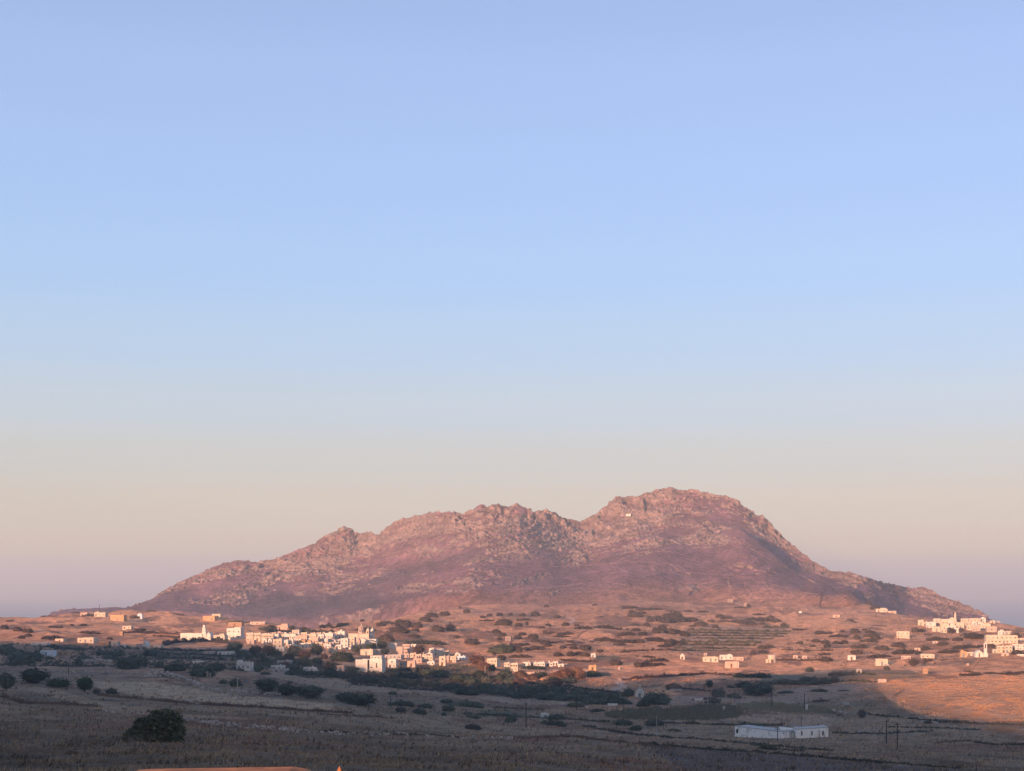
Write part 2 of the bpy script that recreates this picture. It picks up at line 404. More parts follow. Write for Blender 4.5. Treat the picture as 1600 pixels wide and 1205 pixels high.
field('D', [(0, 830), (300, 850), (280, 870), (0, 865)], (.085, .10, .06), .8)
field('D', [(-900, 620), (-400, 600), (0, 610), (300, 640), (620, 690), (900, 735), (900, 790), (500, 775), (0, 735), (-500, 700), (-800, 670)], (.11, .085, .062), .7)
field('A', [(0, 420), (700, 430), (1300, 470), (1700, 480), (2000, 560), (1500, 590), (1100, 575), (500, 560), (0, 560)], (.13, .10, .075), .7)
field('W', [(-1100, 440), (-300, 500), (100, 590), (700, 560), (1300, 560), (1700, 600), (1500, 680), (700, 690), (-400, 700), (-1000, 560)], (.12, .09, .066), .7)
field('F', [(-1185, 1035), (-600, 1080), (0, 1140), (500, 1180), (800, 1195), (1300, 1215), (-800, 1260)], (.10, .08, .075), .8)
def path_col(crop, pts, wd, col):
    """a track worn into the ground"""
    global cg
    pp = [P(crop, *p) for p in pts]
    for a, b in zip(pp[:-1], pp[1:]):
        A = at(*a); B = at(*b); dx, dy = B.x - A.x, B.y - A.y
        t = np.clip(((XX - A.x) * dx + (DD - A.y) * dy) / (dx * dx + dy * dy + 1e-6), 0, 1)
        d = np.hypot(XX - A.x - t * dx, DD - A.y - t * dy)
        cg = lerp3(cg, col, 1 - sstep(wd * .6, wd, d))
for tr in [('D', [(900, 628), (865, 645), (860, 665), (880, 680)], 2.5, (.55, .36, .27)), ('D', [(825, 690), (850, 705), (880, 712)], 2.5, (.5, .34, .26)),
           ('D', [(550, 250), (575, 270), (565, 292)], 2.0, (.55, .36, .27)), ('D', [(570, 388), (650, 335), (690, 330)], 1.6, (.30, .17, .12))]:
    path_col(*tr)

# ---------------------------------------------------------------- build ground
def detail_ground_mat():
    m, nt, b = new_mat('dry_grassland')
    N = nt.nodes.new; L = nt.links.new
    at_ = N('ShaderNodeVertexColor'); at_.layer_name = 'col'
    tc = N('ShaderNodeTexCoord')
    # speckle that gets coarser with distance: two scales of dry tufts
    n1 = N('ShaderNodeTexNoise'); n1.inputs['Scale'].default_value = .9; n1.inputs['Detail'].default_value = 6; n1.inputs['Roughness'].default_value = .7
    n2 = N('ShaderNodeTexNoise'); n2.inputs['Scale'].default_value = .16; n2.inputs['Detail'].default_value = 6; n2.inputs['Roughness'].default_value = .72
    L(tc.outputs['Object'], n1.inputs[0]); L(tc.outputs['Object'], n2.inputs[0])
    ad = N('ShaderNodeMath'); ad.operation = 'ADD'; L(n1.outputs[0], ad.inputs[0]); L(n2.outputs[0], ad.inputs[1])
    mr = N('ShaderNodeMapRange'); mr.inputs['From Min'].default_value = .75; mr.inputs['From Max'].default_value = 1.25
    mr.inputs['To Min'].default_value = .45; mr.inputs['To Max'].default_value = 1.5; L(ad.outputs[0], mr.inputs[0])
    mm = N('ShaderNodeVectorMath'); mm.operation = 'SCALE'; L(at_.outputs[0], mm.inputs[0]); L(mr.outputs[0], mm.inputs['Scale'])
    L(mm.outputs[0], b.inputs['Base Color'])
    bp = N('ShaderNodeBump'); bp.inputs['Distance'].default_value = 1.6; bp.inputs['Strength'].default_value = .9
    L(ad.outputs[0], bp.inputs['Height']); L(bp.outputs[0], b.inputs['Normal'])
    return m
M_ground = detail_ground_mat()
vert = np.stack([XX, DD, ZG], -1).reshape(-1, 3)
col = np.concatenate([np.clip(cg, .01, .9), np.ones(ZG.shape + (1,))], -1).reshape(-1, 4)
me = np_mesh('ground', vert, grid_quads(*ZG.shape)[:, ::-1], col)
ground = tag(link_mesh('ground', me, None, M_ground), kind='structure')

# ---------------------------------------------------------------- build mountain (front from the grid, back slope behind it)
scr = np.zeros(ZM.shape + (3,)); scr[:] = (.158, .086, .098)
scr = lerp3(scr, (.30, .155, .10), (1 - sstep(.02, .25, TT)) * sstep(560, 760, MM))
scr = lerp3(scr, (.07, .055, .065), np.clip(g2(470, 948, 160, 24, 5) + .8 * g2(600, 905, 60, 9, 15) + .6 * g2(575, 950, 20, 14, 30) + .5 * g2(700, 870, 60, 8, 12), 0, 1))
patch = fbm(sx / 90, sy / 40, 4, 91)
scr *= (1 + .35 * patch + .25 * fbm(XM / 14, (DM + ZM) / 14, 3, 93))[..., None]
scr = lerp3(scr, (.10, .062, .06), .6 * sstep(.45, .8, fbm(XM / 22, ZM / 9, 3, 95)))
rk = np.zeros_like(scr); rk[:] = (.195, .142, .136)
rk *= (1 + .22 * fbm(sx / 22, sy / 10, 4, 97) + .12 * patch)[..., None]
crev = sstep(.50, .22, rough)      # rock turns darker brown where the relief is low
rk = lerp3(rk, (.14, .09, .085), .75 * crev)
cm = lerp3(scr, rk, rock)
back = [(60, -25), (220, -90), (600, -240), (1000, -400)]
rows_z = [ZM2]; rows_d = [DM]
VX = [XM]; 
for dd, dzb in back:
    dl = DM[:, -1:] + dd; rows_d.append(dl); rows_z.append(np.maximum(ZM2[:, -1:] + dzb, -140)); VX.append((MU[:, None] - 800) / F * (DM0[:, -1:] + dd))
rows_z.insert(0, ZM2[:, :1] - 12); rows_d.insert(0, DM[:, :1] - 60); VX.insert(0, XM[:, :1])
Zf = np.concatenate(rows_z, 1); Df = np.concatenate(rows_d, 1); Xf = np.concatenate(VX, 1)
cf = np.concatenate([cm[:, :1], cm] + [cm[:, -1:]] * len(back), 1)
def mountain_mat():
    m, nt, b = new_mat('rocky_hillside')
    N = nt.nodes.new; L = nt.links.new
    at_ = N('ShaderNodeVertexColor'); at_.layer_name = 'col'
    tc = N('ShaderNodeTexCoord')
    n1 = N('ShaderNodeTexNoise'); n1.inputs['Scale'].default_value = .11; n1.inputs['Detail'].default_value = 8; n1.inputs['Roughness'].default_value = .72
    L(tc.outputs['Object'], n1.inputs[0])
    mr = N('ShaderNodeMapRange'); mr.inputs['From Min'].default_value = .35; mr.inputs['From Max'].default_value = .65
    mr.inputs['To Min'].default_value = .6; mr.inputs['To Max'].default_value = 1.35; L(n1.outputs[0], mr.inputs[0])
    n2 = N('ShaderNodeTexNoise'); n2.inputs['Scale'].default_value = .34; n2.inputs['Detail'].default_value = 3; n2.inputs['Roughness'].default_value = .8; L(tc.outputs['Object'], n2.inputs[0])
    m2 = N('ShaderNodeMapRange'); m2.inputs['From Min'].default_value = .35; m2.inputs['From Max'].default_value = .65; m2.inputs['To Min'].default_value = .62; m2.inputs['To Max'].default_value = 1.35; L(n2.outputs[0], m2.inputs[0])
    mq = N('ShaderNodeMath'); mq.operation = 'MULTIPLY'; L(mr.outputs[0], mq.inputs[0]); L(m2.outputs[0], mq.inputs[1])
    mm = N('ShaderNodeVectorMath'); mm.operation = 'SCALE'; L(at_.outputs[0], mm.inputs[0]); L(mq.outputs[0], mm.inputs['Scale'])
    L(mm.outputs[0], b.inputs['Base Color'])
    bp = N('ShaderNodeBump'); bp.inputs['Distance'].default_value = 6.0; bp.inputs['Strength'].default_value = .6
    L(n1.outputs[0], bp.inputs['Height']); L(bp.outputs[0], b.inputs['Normal'])
    return m
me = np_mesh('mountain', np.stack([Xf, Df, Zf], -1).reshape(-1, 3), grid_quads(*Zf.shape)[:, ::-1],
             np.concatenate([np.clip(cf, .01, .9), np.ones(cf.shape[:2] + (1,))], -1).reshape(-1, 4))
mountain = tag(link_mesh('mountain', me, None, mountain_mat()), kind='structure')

# ---------------------------------------------------------------- sea
SEA_Z = -120.0
m_sea, nts, bs = new_mat('sea_water', .35)
bs.inputs['Base Color'].default_value = (.05, .09, .14, 1); bs.inputs['Specular IOR Level'].default_value = .5
nn_ = nts.nodes.new('ShaderNodeTexNoise'); nn_.inputs['Scale'].default_value = .02; bpn = nts.nodes.new('ShaderNodeBump'); bpn.inputs['Distance'].default_value = 3
tcn = nts.nodes.new('ShaderNodeTexCoord'); nts.links.new(tcn.outputs['Object'], nn_.inputs[0]); nts.links.new(nn_.outputs[0], bpn.inputs['Height']); nts.links.new(bpn.outputs[0], bs.inputs['Normal'])
k = 64; ang = np.linspace(0, 2 * math.pi, k, endpoint=False)
vs = [(0, 0, SEA_Z)] + [(21000 * math.cos(a), 21000 * math.sin(a), SEA_Z) for a in ang]
me = np_mesh('sea', vs, [(0, 1 + i, 1 + (i + 1) % k) for i in range(k)], None, False)
tag(link_mesh('sea', me, None, m_sea), kind='structure')

# ---------------------------------------------------------------- hill behind and to the left: its long shadow lies over the valley
SA, CA = math.sin(R(SUN_AZ)), math.cos(R(SUN_AZ))
BND = [(-300, 1000), (0, 1007), (150, 1010), (260, 1012), (350, 1012), (450, 1020), (540, 1057), (600, 1074), (700, 1060), (800, 1053), (870, 1066), (950, 1076),
       (1010, 1076), (1200, 1043), (1300, 1047), (1345, 1075), (1400, 1107), (1480, 1130), (1600, 1158)]
T0 = -520.0
SH = []
for (u, v) in BND:
    p = at(u, v); s = p.x * CA - p.y * SA; t = p.x * SA + p.y * CA
    SH.append((s, p.z + (t - T0) * TAN_EL))
SH.sort()
s_min, h_min = SH[0]; s_max, h_max = SH[-1]
ss = np.array([q[0] for q in SH]); hh = np.array([q[1] for q in SH])
SS = np.linspace(-2600, 300, 600)
Hs = np.interp(SS, ss, hh)
Hs = smooth(Hs, 2, 0)
base_far = hh[0]
Hs = np.where(SS > s_max, h_max + 8 * sstep(s_max, s_max + 12, SS) - 34 * sstep(-32, -9, SS) - 60 * sstep(-9, 200, SS), Hs)
Hs = np.where(SS < s_min, base_far - 60 * sstep(s_min, -2600, SS) * 0 - 70 * sstep(-1400, -2500, SS), Hs)
Hs += fbm(SS / 22, SS * 0, 5, 5, .6) * 1.8
prof = [(-900, -.1), (-600, .35), (-350, .72), (-160, .93), (-50, .99), (0, 1.0), (50, .97), (130, .8), (230, .5), (330, .2), (430, -.02)]
NP = 60
off = np.linspace(-900, 430, NP); pf = np.interp(off, [p[0] for p in prof], [p[1] for p in prof])
pf = np.where(np.abs(off) < 25, 1.0, pf)
S2, O2 = np.meshgrid(SS, off, indexing='ij')
HB = -30.0
ZH = HB + (Hs[:, None] - HB) * pf[None, :] + fbm(S2 / 60, O2 / 60, 4, 8) * 3 * (np.abs(O2) > 40)
k0 = int(np.argmin(np.abs(off))); ZH[:, k0] = Hs
TT2 = T0 + O2
XH = S2 * CA + TT2 * SA; YH = -S2 * SA + TT2 * CA
ch = np.zeros(ZH.shape + (4,)); ch[..., :3] = (.3, .19, .12); ch[..., 3] = 1
me = np_mesh('hill', np.stack([XH, YH, ZH], -1).reshape(-1, 3), grid_quads(*ZH.shape), ch.reshape(-1, 4))
tag(link_mesh('hill', me, None, M_ground), kind='structure')
print('shadow ridge', [(round(a), round(b)) for a, b in SH])

# ---------------------------------------------------------------- vegetation
rng = np.random.default_rng(7)
random.seed(5)
def leaf_mat(name, c, var=.3, trans=.0):
    m, nt, b = new_mat(name, .8)
    N = nt.nodes.new; L = nt.links.new
    tc = N('ShaderNodeTexCoord'); n = N('ShaderNodeTexNoise'); n.inputs['Scale'].default_value = 7; n.inputs['Detail'].default_value = 3
    L(tc.outputs['Object'], n.inputs[0])
    r = N('ShaderNodeValToRGB'); r.color_ramp.elements[0].position = .35; r.color_ramp.elements[1].position = .68
    r.color_ramp.elements[0].color = (*[x * (1 - var * 1.3) for x in c], 1); r.color_ramp.elements[1].color = (*[x * (1 + var * 1.6) for x in c], 1)
    L(n.outputs[0], r.inputs[0])
    oi = N('ShaderNodeObjectInfo'); hs = N('ShaderNodeHueSaturation'); mr = N('ShaderNodeMapRange')
    mr.inputs['To Min'].default_value = .75; mr.inputs['To Max'].default_value = 1.3
    L(oi.outputs['Random'], mr.inputs[0]); L(mr.outputs[0], hs.inputs['Value']); L(r.outputs[0], hs.inputs['Color'])
    L(hs.outputs[0], b.inputs['Base Color'])
    return m
ML = {'scrub': leaf_mat('scrub_leaves', (.052, .038, .028)), 'green': leaf_mat('evergreen_leaves', (.050, .058, .036)), 'bush': leaf_mat('bush_leaves', (.078, .088, .048), .45), 'grey': leaf_mat('grey_green_leaves', (.085, .082, .056)),
      'red': leaf_mat('russet_leaves', (.15, .085, .055)), 'dark': leaf_mat('dark_hedge_leaves', (.045, .042, .034)), 'lush': leaf_mat('lush_leaves', (.040, .066, .026)),
      'brown': leaf_mat('dry_bramble_stems', (.10, .062, .046)), 'reed': leaf_mat('reed_leaves', (.17, .16, .11)), 'vine': leaf_mat('vine_leaves', (.06, .055, .035))}
_b = bmesh.new(); bmesh.ops.create_icosphere(_b, subdivisions=2, radius=1); _b.verts.ensure_lookup_table()
ICO_V = np.array([v.co[:] for v in _b.verts]); ICO_F = np.array([[v.index for v in f.verts] for f in _b.faces]); _b.free()
def leaf_tris(centres, size, g, up=.3):
    n = len(centres)
    a = g.normal(size=(n, 3)); a /= np.linalg.norm(a, axis=1)[:, None]
    b = g.normal(size=(n, 3)); b -= a * (a * b).sum(1)[:, None]; b /= np.linalg.norm(b, axis=1)[:, None]
    s = size * g.uniform(.6, 1.5, size=(n, 1))
    p0 = centres - a * s * .6 - b * s * .4; p1 = centres + a * s * .7 - b * s * .3; p2 = centres + b * s * .8
    return np.stack([p0, p1, p2], 1).reshape(-1, 3)
def foliage_mesh(name, lobes, nleaf, lsize, seed, core=.82):
    """lobes: (x, y, z, rx, ry, rz) ellipsoids; a rough core carries a shell of small leaf faces"""
    g = np.random.default_rng(seed); V = []; T_ = []; off = 0
    vol = np.array([l[3] * l[5] for l in lobes]); cnt = (nleaf * vol / vol.sum()).astype(int) + 3
    for l, c in zip(lobes, cnt):
        l = np.array(l)
        v = ICO_V * (1 + .22 * fbm(ICO_V[:, 0] * 2 + l[0] * 9, ICO_V[:, 1] * 2 + ICO_V[:, 2] * 3, 3, seed)[:, None]) * core
        v = v * l[3:6] + l[:3]; v[:, 2] = np.maximum(v[:, 2], -.12)
        V.append(v); T_.append(ICO_F + off); off += len(v)
        d = g.normal(size=(c, 3)); d[:, 2] = np.abs(d[:, 2]) * np.where(g.random(c) < .8, 1, -.5); d /= np.linalg.norm(d, axis=1)[:, None]
        rr = (1 + .30 * fbm(d[:, 0] * 2.6 + l[1] * 5, d[:, 1] * 2.6 + d[:, 2] * 3, 3, seed + 3)) * g.uniform(.74, 1.12, c)
        p = d * rr[:, None] * l[3:6] + l[:3]; p[:, 2] = np.maximum(p[:, 2], 0)
        t = leaf_tris(p, lsize, g); V.append(t); T_.append(np.arange(len(t)).reshape(-1, 3) + off); off += len(t)
    return np_mesh(name, np.concatenate(V), np.concatenate(T_), None, False)
def round_lobes(seed, n=6):
    g = np.random.default_rng(seed); L_ = [(0, 0, .38, .38, .38, .52)]
    for i in range(n):
        a = g.uniform(0, 6.28); r = g.uniform(.12, .28); L_.append((math.cos(a) * r, math.sin(a) * r, g.uniform(.2, .6), g.uniform(.14, .24), g.uniform(.14, .24), g.uniform(.2, .34)))
    return L_
def long_lobes(seed, n=8):
    g = np.random.default_rng(seed); L_ = []
    for i in range(n):
        x = -.42 + .84 * (i + g.uniform(-.3, .3)) / (n - 1); e = 1 - .55 * abs(x) * 2 * g.uniform(.3, 1)
        L_.append((x, g.uniform(-.15, .15), .30 * e, g.uniform(.09, .16), .32, g.uniform(.45, .68) * e))
    return L_
_cache = {}
def bush_data(kind, mat, var):
    key = (kind, mat, var)
    if key not in _cache:
        if kind == 'round': me = foliage_mesh('shrub', round_lobes(var * 7 + 1), 700, .055, var)
        elif kind == 'long': me = foliage_mesh('shrub', long_lobes(var * 5 + 2), 900, .05, var + 40)
        elif kind == 'crown': me = foliage_mesh('crown', round_lobes(var * 3 + 90, 11), 1500, .05, var + 80, .7)
        me.materials.append(ML[mat]); _cache[key] = me
    return _cache[key]
ROT = {'long': 1}
def shrub(u, v, wp, hp, mat='scrub', label=None, group=None, name='shrub', cat='shrub'):
    """u, v: centre in photo pixels; wp, hp its size there"""
    vb = v + hp / 2
    p = at(u, vb); D = p.y; w_ = wp * D / F; h_ = hp * D / F
    kind = 'long' if wp / hp > 3 else 'round'
    o = bpy.data.objects.new(name, bush_data(kind, mat, random.randrange(5)))
    C.objects.link(o)
    dep = min(w_, 2.6 * h_) if kind == 'long' else w_ * .9
    z = min(p.z, ground_z(p.x - w_ * .3, D), ground_z(p.x + w_ * .3, D))
    o.location = (p.x, D + dep * .3, z - .1 * h_); o.scale = (w_ * 1.04, dep, h_ * 1.05)
    if kind == 'round': o.rotation_euler = (0, 0, random.choice([0, math.pi]) + random.uniform(-.3, .3))
    else: o.rotation_euler = (0, 0, random.choice([0, math.pi]) + random.uniform(-.05, .05))
    tag(o, label, cat, group); return o
def tree(u, v, wp, hp, mat='green', label=None, group=None, name='tree', cat='tree', lift=.22):
    vb = v + hp / 2
    p = at(u, vb); D = p.y; w_ = wp * D / F; h_ = hp * D / F
    t = thing(name, (p.x, D + w_ * .25, p.z - .2), random.uniform(0, 6.28), label, cat, group)
    bm = bmesh.new(); segs = []
    r0 = max(.12, w_ * .035)
    def limb(a, b, ra, rb):
        a = Vector(a); b = Vector(b); d = (b - a).normalized(); sx_ = d.orthogonal().normalized(); sy_ = d.cross(sx_)
        ring = []
        for (c_, r_) in ((a, ra), (b, rb)):
            ring.append([bm.verts.new(c_ + (sx_ * math.cos(k * 1.0472) + sy_ * math.sin(k * 1.0472)) * r_) for k in range(6)])
        for k in range(6): bm.faces.new((ring[0][k], ring[0][(k + 1) % 6], ring[1][(k + 1) % 6], ring[1][k]))
    top = (random.uniform(-.1, .1) * w_, random.uniform(-.1, .1) * w_, h_ * .5)
    limb((0, 0, -.3), top, r0, r0 * .6)
    for k in range(4):
        a = k * 1.57 + random.uniform(-.4, .4); limb((top[0] * .6, top[1] * .6, h_ * .3), (math.cos(a) * w_ * .28, math.sin(a) * w_ * .28, h_ * random.uniform(.5, .75)), r0 * .55, r0 * .2)
    me = bpy.data.meshes.new('trunk'); bm.to_mesh(me); bm.free()
    link_mesh('trunk', me, t, M_bark)
    c = bpy.data.objects.new('crown', bush_data('crown', mat, random.randrange(4))); C.objects.link(c); c.parent = t
    c.location = (0, 0, h_ * lift * .6); c.scale = (w_ * 1.05, w_ * 1.05, h_ * (1 - lift * .55))
    return t
M_bark = plain('grey_bark', (.11, .085, .07), scale=4)

G_FOOT = 'scrub bushes on the sunlit slope below the mountain'
TENS = {20: 'twenty', 30: 'thirty', 40: 'forty', 50: 'fifty'}
ORD = ['first', 'second', 'third', 'fourth', 'fifth', 'sixth', 'seventh', 'eighth', 'ninth', 'tenth', 'eleventh', 'twelfth', 'thirteenth', 'fourteenth', 'fifteenth', 'sixteenth', 'seventeenth', 'eighteenth', 'nineteenth']
for t_ in (20, 30, 40, 50):
    ORD.append({20: 'twentieth', 30: 'thirtieth', 40: 'fortieth', 50: 'fiftieth'}[t_]); ORD += [TENS[t_] + '-' + ORD[i] for i in range(9)]
def bulk(crop, items, mat, where, group, name='shrub', noun='bush'):
    k = 3.95 if crop in CROPS else 6.957
    def size(w_, h_):
        wp = w_ / k; return 'long' if w_ / h_ > 3 else ('tiny' if wp < 9 else ('small' if wp < 14 else ('broad' if wp < 24 else 'huge')))
    count = {}
    for it in sorted(items, key=lambda i: i[0]):
        x, y, w_, h_ = it[:4]; u, v = P(crop, x, y); sz = size(w_, h_); n = count.get(sz, 0); count[sz] = n + 1
        shrub(u, v, w_ / k * 1.15, h_ / k * 1.2, it[4] if len(it) > 4 else mat, f'{sz} dark {noun}, {ORD[n]} from left among {sz} ones {where}', group, name, name)
D1 = [(410,183,35,18),(340,230,62,32),(265,235,40,22),(190,235,35,18),(120,235,50,24),(60,238,40,18),(20,250,40,20),(150,280,110,45),(50,272,90,14),(240,295,55,30),(270,265,70,20),(290,290,25,25),(420,297,40,20),(385,315,50,16),(475,250,50,20),(530,295,50,24),(595,303,40,16),(640,315,90,24),(540,350,110,26),(400,345,30,20),(440,348,70,18),(500,370,90,14),(100,340,60,30),(140,360,60,25),(120,385,35,22),(235,375,60,25),(265,355,50,22),(330,370,80,28),(340,395,60,24),(400,405,70,28),(470,403,80,20),(250,415,110,30),(200,440,120,40),(240,450,50,40),(340,440,110,30),(420,425,60,24),(560,402,50,16),(510,435,45,24),(580,440,60,24),(650,440,80,34),(625,410,35,10),(690,402,30,10),(565,420,60,12),(480,480,60,30),(560,478,60,32),(610,475,60,26),(650,480,70,30),(250,492,120,22),(130,500,60,30),(710,175,35,14),(930,190,85,22),(1045,200,130,22),(935,215,40,22),(960,235,110,36),(1000,225,60,20),(1045,262,35,36),(1100,255,60,30),(1150,270,80,36),(1160,240,60,30),(765,310,110,26),(830,318,80,22),(910,327,30,12),(955,297,50,12),(1030,298,45,20),(965,328,70,24),(880,357,60,24),(920,350,50,22),(1005,355,60,22),(945,358,40,16),(1090,335,60,34),(1130,315,60,40),(1170,340,50,28),(770,388,110,26),(890,395,100,30),(985,400,85,28),(865,418,65,20),(1090,390,100,30),(1040,385,50,14),(1170,405,60,40),(1150,430,70,20),(740,460,50,20),(660,455,40,16),(900,468,60,10),(980,545,60,34),(1040,495,70,16),(1090,515,120,24),(1040,545,80,24),(840,530,80,40),(750,250,30,8)]
E1 = [(300,215,50,16),(390,217,60,18),(190,212,80,16),(65,265,50,34),(130,260,80,40),(220,245,120,50),(290,262,110,34),(200,270,140,36),(380,290,90,36),(330,265,60,30),(440,275,50,20),(45,300,40,20),(325,307,40,14),(465,308,50,24),(100,330,60,34),(190,335,90,40),(235,342,50,24),(280,352,80,34),(20,352,60,24),(110,390,90,30),(60,383,50,12),(200,402,90,40),(165,428,90,22),(245,420,40,26),(120,512,90,26),(30,540,70,34),(100,540,100,26),(495,245,60,24),(540,253,70,22),(520,275,60,14),(610,275,110,26),(680,285,60,28),(640,285,140,24),(740,262,160,30),(810,252,50,20),(845,272,70,26),(755,292,40,16),(890,297,40,26),(785,432,90,28),(760,464,60,22),(700,470,40,30),(965,328,50,16),(1020,325,50,14),(1110,348,70,24),(1170,348,60,20),(1090,398,60,24),(1150,403,60,26),(990,410,50,20),(1070,430,40,14),(1160,425,50,30),(1150,510,90,34),(1140,480,60,16),(1030,460,35,20),(670,180,30,28),(620,190,60,14),(740,235,70,14)]
F1 = [(45,365,95,22),(30,408,50,22),(80,405,50,26),(145,335,75,34),(155,375,50,30),(65,340,35,14),(200,330,35,14),(240,342,70,24),(225,365,60,20),(270,372,70,40),(230,395,90,24),(140,435,50,24),(195,432,60,28),(320,440,100,32),(420,422,90,34),(160,468,85,30),(465,462,140,36),(300,490,120,26),(515,330,50,34),(555,335,60,24),(660,383,110,28),(610,355,60,14),(580,442,60,28),(690,415,70,26),(785,388,70,24),(850,430,150,30),(770,460,190,26),(950,425,80,20),(990,428,60,24),(600,515,70,24),(695,515,35,10),(1140,360,80,40),(1150,470,80,30),(855,605,105,22),(985,597,80,16),(1100,600,110,20),(1170,590,60,14),(115,270,50,16),(130,280,40,12),(230,165,40,24),(270,190,70,30)]
C1 = [(720,315,90,50),(805,310,75,50),(520,290,120,50),(480,320,150,50),(600,300,80,40),(690,235,90,35),(770,230,80,30),(650,262,80,35),(905,215,50,26),(865,192,25,12),(400,283,90,28),(490,275,50,20),(410,370,90,50),(580,365,80,30),(530,340,50,24),(840,372,40,22),(935,400,110,40),(590,330,60,20),(380,300,60,20),(260,268,30,14),(280,325,100,30)]
A1 = [(320,375,120,32),(535,343,125,24),(25,310,55,30),(100,325,60,30),(165,335,80,28),(335,310,70,20),(440,300,30,14),(510,300,50,16),(130,375,50,22),(170,365,50,22),(675,382,45,18),(860,332,70,28),(900,345,100,20),(820,250,60,24),(60,275,40,12),(930,215,60,10),(1050,225,150,14),(540,240,60,16),(470,225,60,12),(300,245,80,10)]
bulk('D', D1, 'scrub', 'on the sunlit central slope', G_FOOT)
bulk('E', E1, 'scrub', 'around the vineyard rows', 'scrub bushes around the vineyard terraces')
bulk('F', F1, 'scrub', 'below the ridge village', 'scrub bushes below the ridge village')
bulk('C', C1, 'scrub', 'just right of the church', 'scrub bushes right of the domed church')
bulk('A', A1, 'scrub', 'on the left ridge field', 'scrub bushes on the left ridge')
# shaded valley floor
SHD = {
 'A': [(25,445,110,70),(100,490,170,80),(210,490,110,60),(320,430,90,24),(420,440,160,24),(130,510,160,70),(510,500,90,50),(620,470,90,30),(700,475,110,36),(665,500,90,40),(780,530,170,80),(850,520,120,60),(480,530,60,40),(920,470,110,40),(1085,555,140,55),(980,545,60,36)],
 'B': [(240,575,160,80),(350,560,80,50),(460,655,80,50),(390,650,60,30),(600,570,50,40),(870,590,170,40),(1050,590,90,60),(450,430,110,50),(830,460,120,60),(965,520,60,50),(880,520,120,50),(1110,495,140,50),(800,655,40,14),(480,280,120,20),(640,320,90,30)],
 'C': [(610,830,90,40),(650,795,110,36),(790,810,90,45),(785,770,90,30),(765,850,40,25),(450,720,60,24),(1170,880,50,50),(500,780,130,40),(470,640,60,20),(1100,700,200,50),(900,700,180,60),(440,665,160,40),(300,635,120,40),(640,400,200,36),(130,490,150,60),(1120,445,160,60),(1120,500,60,30),(700,660,120,44),(560,655,110,44)],
 'D': [(195,875,70,40),(480,865,110,40),(445,900,140,40),(880,900,120,40),(970,935,80,36),(730,825,80,24),(540,600,110,60,'dark'),(450,640,120,50,'grey'),(560,640,110,40,'grey'),(110,690,180,60),(300,700,150,60),(240,650,100,50,'brown'),(430,730,160,60),(560,735,160,50),(700,730,130,40),(700,765,160,50,'grey'),(850,770,160,40),(40,640,90,60,'grey'),(120,620,70,40),(920,715,80,50),(690,600,120,40),(380,600,110,40),(330,560,120,30)],
 'E': [(100,750,200,80),(30,780,90,50),(210,680,110,40,'red'),(490,715,100,60,'grey'),(580,735,90,34,'grey'),(650,665,120,44),(905,715,80,18),(1110,705,90,20),(730,605,130,40),(620,610,90,30),(1050,575,60,30),(1050,640,150,50),(1150,640,90,44),(900,650,250,36,'grey'),(210,950,80,16),(700,920,110,32),(790,1055,110,30),(740,1035,90,24),(100,905,120,40),(450,775,80,22),(1120,765,80,20,'brown'),(560,680,60,20)],
 'F': [(75,705,60,12),(20,630,60,50),(70,600,140,30),(340,565,40,28),(600,900,60,20),(690,895,60,20),(770,897,60,20)],
}
for c_, its in SHD.items():
    where = {'A': 'in the shaded left hollow', 'B': 'in shade below the village', 'C': 'in shaded fields beyond the wall', 'D': 'along the shaded valley',
             'E': 'in fields around the shed', 'F': 'beside the shadow edge'}[c_]
    bulk(c_, its, 'green' if c_ != 'F' else 'dark', where, 'bushes ' + where)

bulk('V', [(60,480,130,70),(125,525,110,60),(250,500,120,70),(300,560,110,60),(440,490,120,80),(480,560,110,60),(525,600,100,50,'brown'),(690,570,120,70,'grey'),(770,600,110,60),(830,620,110,60),(620,650,140,50),(940,700,110,50),(1050,725,130,50),
 (1160,720,120,50),(1250,695,110,50),(250,650,90,50),(300,705,110,40),(190,570,110,50,'brown'),(660,480,90,60,'brown'),(950,520,80,60,'brown'),(1330,420,60,50),(1480,400,90,70),(1540,350,80,60)], 'green', 'right below the village', 'trees right below the village', 'tree', 'tree')
bulk('D', [(0,600,90,50),(60,560,80,40),(160,590,100,50),(250,600,90,44,'brown'),(330,620,90,40,'brown'),(200,640,110,50),(30,680,110,50),(180,720,130,44),(260,735,120,40),(380,690,110,50),(480,700,110,50),(520,740,120,40),(620,715,110,40),(640,750,120,40,'grey'),
 (760,735,100,36),(600,790,110,36,'grey'),(830,740,90,40),(470,610,100,50,'red'),(590,580,90,50,'red'),(-60,640,110,50),(-140,620,120,50),(-240,600,110,50),(-330,590,110,44),(-180,680,120,40),(-420,610,120,44),(-520,600,100,40)], 'green', 'in the shaded tree belt', 'trees of the shaded valley belt', 'tree', 'tree')
